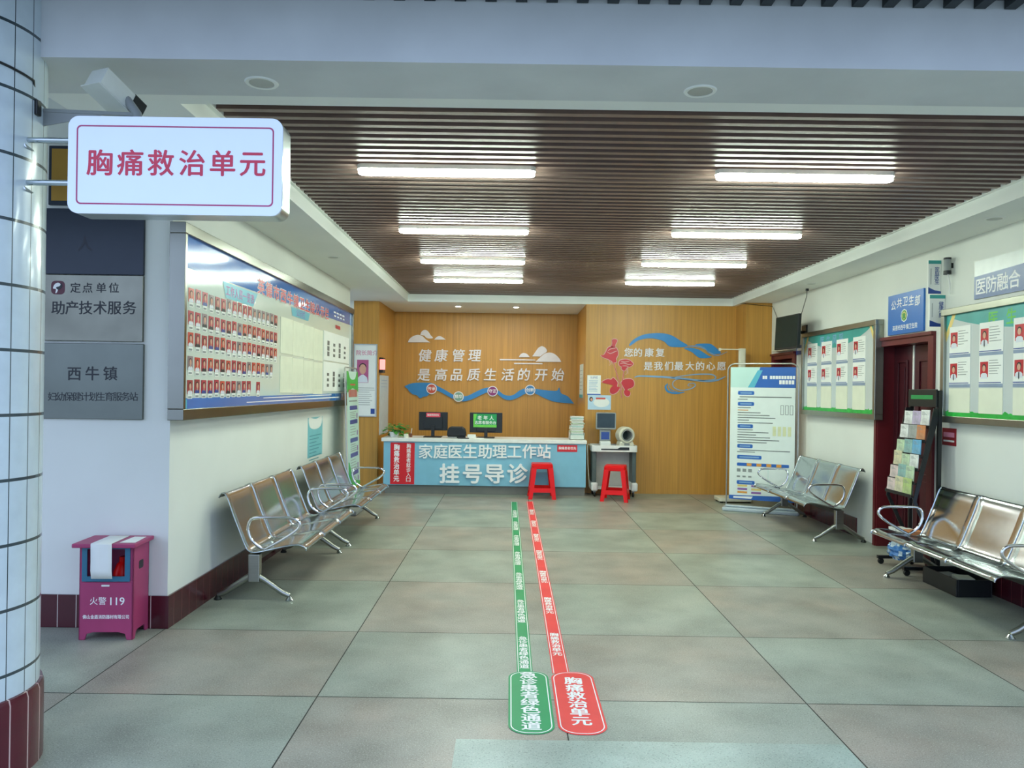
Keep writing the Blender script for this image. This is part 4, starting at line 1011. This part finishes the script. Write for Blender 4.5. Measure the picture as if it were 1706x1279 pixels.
# ================================================================== LARGE BANNER STAND + HEIGHT SCALE
bs = thing('banner_stand', 'large white and blue information banner stand at the far end of the door wall', 'banner', (3.205, 9.76, 0), math.radians(-24))
F = Frame((0, 0, 0), (1, 0, 0), (0, 0, 1), (0, -1, 0))
banner_loop(bs, F, -.43, .43, 1.885, .09, .0095)
W2 = .395
m = MB(); m.fbox(F, -W2, W2, .145, 1.84, 0, .004, mat('banner_white', '#e6eee6', .35, var=.02))
m.poly(F, [(-W2, 1.58), (W2, 1.58), (W2, 1.84), (-W2, 1.84)], .005, MINT); m.poly(F, [(-.10, 1.58), (W2, 1.58), (W2, 1.84), (-.03, 1.84)], .006, BLUE); m.poly(F, [(-.18, 1.58), (-.10, 1.58), (.0, 1.80), (-.06, 1.80)], .0065, CYAN)
for q in range(11): m.quad(F, (0.02+.034*q) if q > 1 else (-.0+.03*q), (.048+.034*q) if q > 1 else (.024+.03*q), 1.69, 1.73, .007, TXTW)
for q in range(5): m.quad(F, .20+.037*q, .23+.037*q, 1.625, 1.675, .007, TXTW)
def pill(x0, x1, v, mm=BLUE): m.prism(F, rrect(x0, x1, v-.024, v+.024, .014), .004, .0062, mm); m.quad(F, x0+.03, x1-.03, v-.009, v+.009, .0068, ART_MIST)
pill(-.30, -.10, 1.51); pill(-.30, -.10, 1.37); pill(-.30, -.11, 1.085); pill(-.30, -.11, .83); pill(-.30, .0, .69); pill(-.30, -.08, .365)
IK = mat('ink_dark', '#5c625e', .6)
m.quad(F, -.28, .35, 1.455, 1.465, .006, IK); m.quad(F, -.30, -.18, 1.425, 1.433, .006, IK)
for i, w in enumerate((.16, .13, .28, .39, .46, .14, .43)): m.quad(F, -.30, -.30+w, 1.318-.032*i, 1.327-.032*i, .006, IK if i != 1 else ORANGE)
for i, w in enumerate((.19, .38, .23, .40, .51, .36)): m.quad(F, -.30, -.30+w, 1.035-.032*i, 1.044-.032*i, .006, IK)
m.quad(F, -.27, .34, .775, .784, .006, IK); m.quad(F, -.30, -.08, .752, .760, .006, IK)
for i in range(3): m.ring(F, rrect(.22+.055*i, .26+.055*i, 1.24, 1.36, .004), rrect(.226+.055*i, .254+.055*i, 1.246, 1.354, .003), .004, .006, INKG)
for i in range(4): m.quad(F, .13+.06*i, .17+.06*i, .97, 1.09, .006, mat('pale_lemon', '#dde0b0', .5))
m.prism(F, rrect(-.30, .33, .575, .615, .01), .004, .006, BLUE)
for i in range(4): m.quad(F, -.18+.12*i, -.12+.12*i, .577, .613, .0065, ORANGE)
for i in range(3): m.quad(F, -.30+.07*i, -.255+.07*i, .50, .54, .006, INKG); m.quad(F, -.30+.07*i, -.26+.07*i, .43, .45, .006, INKG)
m.ring(F, rrect(.08, .33, .30, .56, .02), rrect(.084, .326, .304, .556, .018), .004, .005, MINT)
for i in range(3): m.quad(F, -.29, -.17, .31-.042*i, .335-.042*i, .006, (YEL, PURPLE, ORANGE)[i]); m.quad(F, -.12, .0, .31-.042*i, .335-.042*i, .006, (PURPLE, YEL, PURPLE)[i])
m.poly(F, [(-W2, .145), (W2, .145), (W2, .215), (-W2, .195)], .005, BLUE); m.poly(F, [(-.34, .16), (-.12, .16), (-.10, .19), (-.34, .182)], .006, PAPER)
m.build('banner_sheet', bs, local=True)
m = MB(); m.prism(Frame((0, 0, 0), (1, 0, 0), (0, 1, 0), (0, 0, 1)), rrect(-.47, .47, -.13, .11, .05), 0, .045, mat('banner_base', '#b4c0c6', .3)); m.prism(FZ(0), rrect(-.44, .44, -.05, .03, .02), .045, .07, mat('banner_base', '#b4c0c6', .3)); m.build('base', bs, local=True, bevel=.012, smooth=True)

sc = thing('height_scale', 'cream height and weight scale standing behind the large banner', 'scale', (3.2, 10.6, 0))
m = MB(); m.prism(FZ(0), rrect(2.88, 3.34, 10.5, 10.8, .03), .02, .07, CREAM); m.build('platform', sc, bevel=.008)
for xx in (2.92, 3.30):
    for yy in (10.54, 10.76):
        m = MB(); m.lathe([(.02, 0), (.02, .022)], DARKM, (xx, yy, 0), n=12); m.build('foot', sc)
m = MB(); m.prism(FZ(0), rrect(3.19, 3.285, 10.72, 10.79, .02), .07, 2.13, CREAM); m.build('column', sc, smooth=True)
m = MB(); m.box(2.90, 3.24, 10.71, 10.72, 2.108, 2.122, CREAM); m.box(2.90, 2.93, 10.70, 10.73, 2.095, 2.13, CREAM); m.build('measuring_arm', sc)

# ================================================================== RIGHT WALL: TV, SIGNS, BOARDS
tv = thing('wall_television', 'black flat TV on a wall arm beside the timber column', 'TV', (3.5, 10.0, 2.06))
T0, T1 = Vector((3.335, 9.97, 0)), Vector((3.40, 9.37, 0))
d = (T1-T0).normalized(); FT = Frame(T0, d, (0.02*1, -.06, 1), Vector((d.y, -d.x, 0)))
wT = (T1-T0).length
m = MB(); m.fbox(FT, 0, wT, 2.06, 2.475, -.04, 0, BLACK); m.build('housing', tv, bevel=.004)
m = MB(); m.fbox(FT, .012, wT-.012, 2.08, 2.463, 0, .002, mat('tv_screen', '#1c2a28', .45, spec=.2)); m.build('screen', tv)
c_ = FT.pt(wT/2, 2.28, -.04)
m = MB(); m.tube([c_, c_+Vector((.10, .06, 0)), Vector((XR, c_.y+.12, 2.28))], .018, DARKM, 8); m.box(XR-.02, XR, c_.y+.05, c_.y+.19, 2.19, 2.37, DARKM); m.build('wall_arm', tv, smooth=True)
m = MB(); m.tube([(3.60, 9.36, 2.775), (3.61, 9.40, 2.70), (3.60, 9.55, 2.48), (3.52, 9.7, 2.36)], .004, DARKM, 6); m.lathe([(.018, 0), (.018, .03)], BLACK, (3.60, 9.36, 2.762), n=10)
tag(m.build('hanging_cable', smooth=True), 'thin dark cable dropping from the ceiling to the wall TV', 'cable')
m = MB(); m.tube([(OX1-.02, 11.0, 2.80), (OX1+.03, 10.87, 2.775), (3.45, 10.87, 2.76), (3.705, 10.87, 2.74), (3.71, 10.6, 2.5), (3.67, 10.3, 2.4)], .005, BLACK, 6)
m.v = [Vector((min(v.x, 3.694), v.y, min(v.z, 2.787))) for v in m.v]
tag(m.build('wall_cable', smooth=True), 'black cable along the top of the timber column down to the TV', 'cable')
m = MB(); m.fbox(FXm(XR), -10.55, -9.95, 2.075, 2.155, 0, .12, CREAM); tag(m.build('wall_box', bevel=.01), 'long cream box on the wall below the TV, above the far door', 'box')
m = MB(); Fz = FXm(XR); m.fbox(Fz, -9.93, -9.68, 2.01, 2.13, 0, .012, NAVY); m.quad(Fz, -9.90, -9.71, 2.06, 2.09, .013, TXTW); tag(m.build('room_plate', bevel=.002), 'small navy room plate beside the far board above the large banner', 'sign')

# blue department sign
F = FXm(XR)
ds = thing('department_sign', 'bright blue square sign with white writing above the maroon door', 'sign', (XR-.02, 7.2, 2.08))
m = MB(); SB = mat('sign_blue', '#1f6cc0', .35, var=.02); m.fbox(F, -7.51, -6.865, 2.085, 2.468, 0, .018, SB); m.build('panel', ds, bevel=.002)
m = MB()
for i, ch in enumerate('公共卫生部'): m.text(F, ch, -7.40+.108*i, 2.365+.018*math.sin(i/4*PI), .092, TXTW, .019, bold=.008, slant=.12)
m.build('lettering_line', ds); m = MB()
m.text(F, '英德市西牛镇卫生院', -7.19, 2.145, .05, TXTW, .019, width=.45); m.build('lettering_line', ds)
m = MB(); m.poly(F, circle(-7.20, 2.255, .062, n=8), .019, TXTW); m.poly(F, circle(-7.20, 2.255, .05, n=24), .0195, mat('emblem_green', '#3d9a3c', .4)); m.poly(F, circle(-7.20, 2.255, .036, n=20), .020, YEL); m.quad(F, -7.225, -7.175, 2.225, 2.265, .0205, mat('emblem_green', '#3d9a3c', .4)); m.poly(F, [(-7.235, 2.262), (-7.165, 2.262), (-7.20, 2.285)], .0205, mat('emblem_green', '#3d9a3c', .4)); m.build('emblem', ds)
# projecting flag signs
def flag(label, Y, x0, x1, z0, z1, t):
    o = thing('flag_sign', label, 'sign', ((x0+x1)/2, Y, z0), 0, 'white flag signs by the maroon door'); F = FY(Y)
    m = MB(); m.fbox(F, x0, x1, z0, z1, -.02, 0, PAPER); m.build('panel', o, bevel=.002)
    m = MB(); m.poly(F, [(x0, z0), (x1, z0), (x1, z0+.02), ((x0+x1)/2, z0+.03), (x0, z0+.055)], .001, NAVY); m.quad(F, x0, x1, z1-.03, z1, .001, TEAL)
    m.vtext(F, t, x1-.035, z1-.06, z0+.08, .04, NAVY, .001); info_lines(m, Frame(F.pt(0, 0, 0), F.u, F.v, F.n), x0+.02, x0+.025, z0+.08, z1-.07, 1, INKG, .001, 0, z1-z0-.15); m.build('printed_face', o)
flag('upper white flag sign with a teal top edge above the maroon door', 6.62, 3.588, 3.698, 2.385, 2.672, '家庭医生')
flag('lower white flag sign with a navy foot above the maroon door', 6.55, 3.565, 3.698, 2.095, 2.365, '健康小屋')
sp = thing('wall_speaker', 'small grey wall device with black ends above the flag signs', 'speaker', (3.66, 6.45, 2.5))
m = MB(); m.lathe([(.028, 2.555), (.028, 2.65)], GREYP, (3.655, 6.45, 0), n=18); m.build('barrel', sp, smooth=True)
for za, zb_ in ((2.525, 2.556), (2.649, 2.665)):
    m = MB(); m.lathe([(.030, za), (.030, zb_)], BLACK, (3.655, 6.45, 0), n=18); m.build('end_cap', sp, smooth=True)
m = MB(); m.tube([(3.66, 6.45, 2.53), (3.675, 6.45, 2.45), (3.685, 6.46, 2.36)], .006, WHITEP, 6); m.box(3.66, 3.70, 6.44, 6.46, 2.58, 2.62, DARKM); m.build('mount', sp)
# blue room sign above nearer board
F = FXm(XR); rs = thing('room_sign', 'blue and white room sign on the wall above the nearer doctor board', 'sign', (XR, 5.6, 2.27))
m = MB(); m.fbox(F, -6.125, -4.6, 2.275, 2.575, 0, .012, mat('sign_white_gloss', '#dfe4de', .3)); m.build('panel', rs)
m = MB(); m.poly(F, [(-6.125, 2.275), (-4.6, 2.275), (-4.6, 2.49), (-5.55, 2.47), (-6.125, 2.455)], .013, mat('sign_deep_blue', '#274f8c', .3))
for i, ch in enumerate('医防融合'): m.text(F, ch, -6.04+.135*i, 2.365, .13, TXTW, .014, bold=.012)
m.build('lettering_band', rs)

def doctor_board(label, ya, yb, za, zt, ncol, pitch_, first, title, fr_):
    """ya < yb along the wall; the far end is yb"""
    o = thing('notice_board', label, 'notice board', (XR-.05, (ya+yb)/2, za)); F = FXm(XR)
    u0, u1 = -yb, -ya
    fr2 = mat('board_frame_aluminium', '#9c9e92', .3, .95, var=.06)
    m = MB()
    for a in ((u0, u1, zt-.055, zt), (u0, u1, za, za+.055), (u0, u0+.05, za+.055, zt-.055), (u1-.05, u1, za+.055, zt-.055)): m.fbox(F, *a, 0, .085, fr2)
    m.build('frame', o, bevel=.004)
    a0, a1, c0, c1 = u0+.05, u1-.05, za+.055, zt-.055
    m = MB(); m.fbox(F, a0, a1, c0, c1, 0, .06, BOARDG)
    G = .0605; wdt = a1-a0
    arc = [(a0+wdt*t, c1-.17*math.sin(PI*min(1, max(0, (t-.0)/.95)))**.8 if t < .95 else c1) for t in [k/24 for k in range(25)]]
    m.poly(F, [(a0, c1)]+[p for p in arc if p[1] < c1-.001]+[(a0+.95*wdt, c1)], G+.0006, TEAL)
    for sx, ub in ((1, a0), (-1, a1)):
        m.poly(F, [(ub, c1), (ub+sx*.08, c1), (ub, c1-.14)], G+.0012, TEAL); m.poly(F, [(ub+sx*.08, c1), (ub+sx*.13, c1), (ub, c1-.22), (ub, c1-.14)], G+.0012, YEL)
    TG = mat('grass_lettering', '#5fc048', .4)
    if title:
        for i, ch in enumerate(title[0]): m.text(F, ch, title[1]+title[2]*i, c1-.085, .115, (TG, TG, TXTW, TXTW)[i] if title[3] else ART_MIST, G+.0014, bold=.018)
    gp = [(a0, c0), (a1, c0)]; k = 0; rr = random.Random(8); u = a1
    while u > a0+.02: gp.append((u, c0+.035+rr.uniform(0, .022))); u -= .022
    gp.append((a0, c0+.04)); m.poly(F, gp, G+.0012, GREEN)
    m.build('backing_print', o)
    H = c1-c0; cw = .29
    for i in range(ncol):
        ux = first+pitch_*i
        if ux+cw > a1: break
        for k, (v0, v1) in enumerate(((c0+fr_[0]*H, c0+fr_[1]*H), (c0+fr_[2]*H, c0+fr_[0]*H), (c0+.04*H, c0+(fr_[2]-.01)*H))):
            m = MB(); m.fbox(F, ux, ux+cw, v0, v1, G, G+.003, PAPER if k < 2 else PCREAM)
            if k < 2:
                m.quad(F, ux, ux+cw, v0, v0+.025, G+.0035, mat('card_slate', '#8c9bb4', .5)); m.quad(F, ux, ux+cw-.02, v0+.030, v0+.037, G+.0035, NAVY)
                hh = v1-v0; info_lines(m, F, ux+.125, ux+cw-.02, v1-hh*.62, v1-.03, 6, INKG, G+.0035, .5, .005)
            cd = m.build('profile_card', o)
            if k < 2:
                p = MB(); w, h = .098, .118; cxp, b0 = ux+.065, v1-.165
                g = PRED if (i+k) % 4 else PORANGE
                p.fbox(F, cxp-w/2, cxp+w/2, b0, b0+h, G+.003, G+.0036, mat('card_red', '#c42430', .4)); p.poly(F, [(cxp-w*.42, b0-.012), (cxp-w*.40, b0+h*.16), (cxp-w*.2, b0+h*.27), (cxp+w*.2, b0+h*.27), (cxp+w*.40, b0+h*.16), (cxp+w*.42, b0-.012)], G+.0042, SHIRT)
                p.poly(F, circle(cxp, b0+h*.62, w*.27, h*.24, 14), G+.0044, HAIR); p.poly(F, circle(cxp, b0+h*.56, w*.20, h*.21, 14), G+.005, SKIN)
                if (i+k) % 2: p.poly(F, [(cxp-.006, b0+h*.25), (cxp+.006, b0+h*.25), (cxp+.007, b0-.012), (cxp, b0-.025), (cxp-.007, b0-.012)], G+.005, TXTK)
                p.build('portrait', cd)
    return o
doctor_board('grey-framed doctor profile board between the large banner and the maroon door', 7.62, 9.56, 1.258, 2.258, 4, .415, -9.41, ('医生风采', -8.98, .17, False), (.60, .90, .33))
doctor_board('grey-framed doctor profile board above the bench and leaflet rack', 3.95, 6.47, 1.285, 2.228, 5, .405, -6.37, ('医生风采', -5.80, .21, True), (.575, .88, .285))

# small red notice below nearer board
m = MB(); F = FXm(XR); m.fbox(F, -6.56, -6.36, 1.09, 1.235, 0, .006, mat('notice_dark_red', '#8c1c28', .4)); m.quad(F, -6.54, -6.38, 1.16, 1.20, .007, PINK); m.quad(F, -6.54, -6.38, 1.12, 1.135, .007, TXTW)
tag(m.build('wall_notice'), 'small dark red notice on the wall behind the leaflet rack', 'notice')
# utility box under the nearer bench end
m = MB(); F = FXm(XR); m.fbox(F, -6.42, -5.88, 0.0, .26, 0, .02, WHITE)
# ================================================================== LEAFLET RACK
rk = thing('leaflet_rack', 'black wheeled leaflet rack leaning beside the maroon door', 'rack', (3.5, 6.64, 0))
YA, YBK = 6.41, 6.86
m = MB()
for yy in (YA, YBK):
    m = MB(); m.box(3.60, 3.63, yy-.012, yy+.012, .05, 1.55, BLACK); m.build('rear_upright', rk)
    m = MB(); m.prism(Frame((0, yy, 0), (1, 0, 0), (0, 0, 1), (0, -1, 0)), [(3.40, .62), (3.43, .62), (3.60, 1.30), (3.60, 1.40), (3.565, 1.40)], -.006, .006, BLACK); m.prism(Frame((0, yy, 0), (1, 0, 0), (0, 0, 1), (0, -1, 0)), [(3.40, .62), (3.43, .62), (3.56, .35), (3.60, .05), (3.57, .05), (3.53, .34)], -.006, .006, BLACK); m.build('side_rail', rk)
    m = MB(); m.box(3.33, 3.66, yy-.015, yy+.015, .05, .075, BLACK); m.build('foot_bar', rk)
    for xx in (3.36, 3.635):
        w = MB(); w.lathe([(.022, -.012), (.027, -.006), (.027, .006), (.022, .012)], BLACK, (xx, yy, .027), (0, 1, 0), 16); w.build('wheel', rk, smooth=True)
m = MB(); m.box(3.585, 3.60, YA, YBK, 1.41, 1.56, DARKM); m.build('header_panel', rk, bevel=.003)
m = MB(); m.box(3.583, 3.585, YA+.05, YBK-.05, 1.475, 1.51, mat('header_green', '#1f8f4c', .4)); m.build('header_stripe', rk)
tiers = [(1.235, 3.555), (1.115, 3.52), (.99, 3.49), (.875, 3.465), (.765, 3.435), (.655, 3.41)]
for z, x in tiers:
    m = MB(); m.box(x-.02, x+.035, YA+.006, YBK-.006, z-.006, z, BLACK); m.box(x-.024, x-.02, YA+.006, YBK-.006, z-.006, z+.022, BLACK); m.build('pocket_ledge', rk)
m = MB(); m.box(3.38, 3.60, YA+.015, YBK-.015, .31, .32, BLACK); m.build('lower_shelf', rk)
rk.location.x -= .03
cols_ = [('pale pink', '#ddc8c4'), ('white', '#e6e8e4'), ('lilac', '#c4b4d0'), ('sky blue', '#6fb0d4'), ('orange', '#d08858'), ('cream', '#d8d0ac'), ('pale green', '#c0d6b4'), ('teal', '#8fb8b4'), ('grey', '#a4a8a4'), ('lime green', '#b8cc84')]
tn = ['top', 'second', 'third', 'fourth', 'fifth', 'lowest']
lay = [[(.0, 1), (.17, 2), (.34, 1)], [(.0, 1), (.18, 8), (.34, 4)], [(.0, 6), (.16, 7), (.33, 3)], [(.0, 5), (.17, 6), (.34, 1)], [(.0, 0), (.17, 7), (.33, 6)], [(.0, 0), (.17, 5), (.34, 9)]]
def tint(c):
    r = [int(c[i:i+2], 16) for i in (1, 3, 5)]; return '#%02x%02x%02x' % tuple(int(v*.8+30) for v in r)
rnd = random.Random(11)
for (z, x), L, t in zip(tiers, lay, tn):
    for kk, (dy, ci) in enumerate(L):
        nm, cc_ = cols_[ci]; yc = YBK-.088-dy*.8; h = rnd.uniform(.122, .15); F2 = Frame((x-.016-.03, yc, z+.002), (0, -1, 0), (.05, 0, .9987), (-.9987, 0, .05))
        m = MB(); m.fbox(F2, -.066, .066, 0, h, -.006, 0, mat('leaflet_'+nm, cc_, .45, var=.18, scale=22)); m.poly(F2, catmull([(-.06, h*.05), (.05, h*.08), (.06, h*.4), (-.01, h*.55), (-.065, h*.35)], 4), .0008, mat('leaflet_tint_'+nm, tint(cc_), .45, var=.2, scale=30))
        for q in range(3): m.quad(F2, -.05, .03-.02*q, h*(.72+.07*q), h*(.745+.07*q), .0008, INKG)
        tag(m.build('leaflet'), f'{nm} leaflet at the {("far end", "middle", "near end")[kk]} of the {t} tier of the leaflet rack', 'leaflet', 'leaflets in the rack')
for k, (dy, ci, nm2) in enumerate(((.02, 1, 'stacked at the far end'), (.20, 1, 'stacked in the middle'), (.36, 4, 'stacked at the near end'))):
    nm, cc_ = cols_[ci]; m = MB(); m.box(3.37, 3.49, YBK-.035-dy*.75-.12, YBK-.035-dy*.75, .3205, .345+.01*k, mat('leaflet_'+nm, cc_, .45))
    tag(m.build('leaflet_pile', bevel=.002), f'{nm} leaflet pad {nm2} of the rack shelf', 'leaflet', 'leaflet pads on the rack shelf')
def crumple(cx, cy, cz, sx, sy, sz, mm, mm2, seed, n=14):
    rr = random.Random(seed); m = MB(); V = []
    for i in range(n+1):
        th = PI*i/n
        for j in range(2*n):
            ph_ = 2*PI*j/(2*n); k = 1+rr.uniform(-.16, .16)
            V.append((cx+sx*math.sin(th)*math.cos(ph_)*k, cy+sy*math.sin(th)*math.sin(ph_)*k, max(cz-sz*.9, cz+sz*math.cos(th)*k)))
    N = 2*n; i1 = m.mi(mm); i2 = m.mi(mm2)
    m.v = [Vector(v) for v in V]
    for i in range(n):
        for j in range(N): m.f.append((i*N+j, (i+1)*N+j, (i+1)*N+(j+1) % N, i*N+(j+1) % N)); m.m.append(i2 if rr.random() < .25 else i1)
    return m
m = crumple(3.47, 6.68, .16, .12, .16, .085, mat('bag_blue', '#3f78b8', .35), mat('bag_pale', '#c4d4dc', .35), 5)
for v in m.v: v.z += 0.0
o = tag(m.build('plastic_bag'), 'crumpled blue and white plastic bag on the rack foot bars under the bench end', 'bag'); o.location.z = .076; o.location.x -= .03
m = MB(); m.box(3.20, 3.42, 5.86, 6.2, .0, .012, BLACK)
for a in ((3.36, 3.372, 5.75, 6.22), (3.62, 3.632, 5.75, 6.22)): m.box(a[0], a[1], a[2], a[3], .0, .13, BLACK)
m.box(3.372, 3.62, 5.75, 5.762, 0, .13, BLACK); m.box(3.372, 3.62, 6.208, 6.22, 0, .13, BLACK); m.box(3.372, 3.62, 5.762, 6.208, 0, .01, BLACK)
m2 = MB(); m2.v = m.v[8:]; m2.mats = m.mats; m2.f = [tuple(i-8 for i in f) for f in m.f[6:]]; m2.m = m.m[6:]
tag(m2.build('storage_crate', bevel=.004), 'black open crate on the floor under the nearer bench', 'crate')
for k, (xx, yy, rz, l) in enumerate(((3.49, 6.08, .2, 'grey paper bundle lying in the black crate, nearer the rack'), (3.50, 5.90, -.2, 'pale paper bundle lying in the black crate, away from the rack'))):
    m = MB(); m.box(-.06, .06, -.07, .07, 0, .09+.02*k, GREYP if k == 0 else PCREAM); o = m.build('paper_bundle', local=True, bevel=.004); o.location = (xx, yy, .011); o.rotation_euler = (0, 0, rz); tag(o, l, 'paper', 'paper bundles in the crate')

# ================================================================== FLOOR GUIDE STRIPS
def guide(name, label, col, x0a, x1a, yt, x0b, x1b, yb, px0, px1, py0, py1, text, first, pitch_, lng, padspan):
    """strip from the far end (yt) to the pad; lettering reads towards the entrance"""
    o = thing(name, label, 'floor sticker', ((x0a+x1a)/2, (yt+yb)/2, 0)); mm = mat(name+'_vinyl', col, .4, var=.05, scale=5, spec=.25); F = FZ(0)
    L = lambda t, a, b: a+(b-a)*t
    m = MB(); m.prism(F, [(x0b, yb), (x1b, yb), (x1a, yt), (x0a, yt)], .0, .0012, mm)
    e = .006; w = .004
    for s in (0, 1):
        ub, ua = (x0b+e, x0a+e) if s == 0 else (x1b-e-w, x1a-e-w)
        m.poly(F, [(ub, yb), (ub+w, yb), (ua+w, yt), (ua, yt)], .0018, TXTW)
    m.poly(F, [(x0a+e, yt-.01), (x1a-e, yt-.01), (x1a-e, yt-.016), (x0a+e, yt-.016)], .0018, TXTW)
    y = first
    while y < yt+.05:
        t = (y-lng/2-yb)/(yt-yb); cx = L(t, (x0b+x1b)/2, (x0a+x1a)/2)
        m.vtext(F, text, cx, min(y, yt-.02), y-lng, lng/len(text)*.95, TXTW, .0018, width=.052, bold=.018); y += pitch_
    m.build('strip', o)
    m = MB(); r = (px1-px0)*.42; ou = rrect(px0, px1, py0, py1, r, 8); m.prism(F, ou, .0012, .0026, mm)
    m.ring(F, rrect(px0+.010, px1-.010, py0+.010, py1-.010, r-.01, 8), rrect(px0+.015, px1-.015, py0+.015, py1-.015, r-.015, 8), .0026, .0030, TXTW)
    m.vtext(F, text, (px0+px1)/2, padspan[0], padspan[1], (padspan[0]-padspan[1])/len(text)*.95, TXTW, .0032, width=.088, bold=.022); m.build('end_pad', o)
guide('green_floor_guide', 'green floor strip with white writing ending in a rounded pad', '#1f9a5c', .030, .119, 10.33, .058, .142, 4.09, .013, .221, 3.352, 4.10, '急诊患者绿色通道', 4.68, .82, .54, (4.085, 3.385))
guide('red_floor_guide', 'red floor strip with white writing ending in a rounded pad', '#f04644', .241, .331, 10.40, .246, .337, 4.08, .236, .456, 3.352, 4.10, '胸痛救治单元', 4.76, .82, .41, (4.02, 3.44))
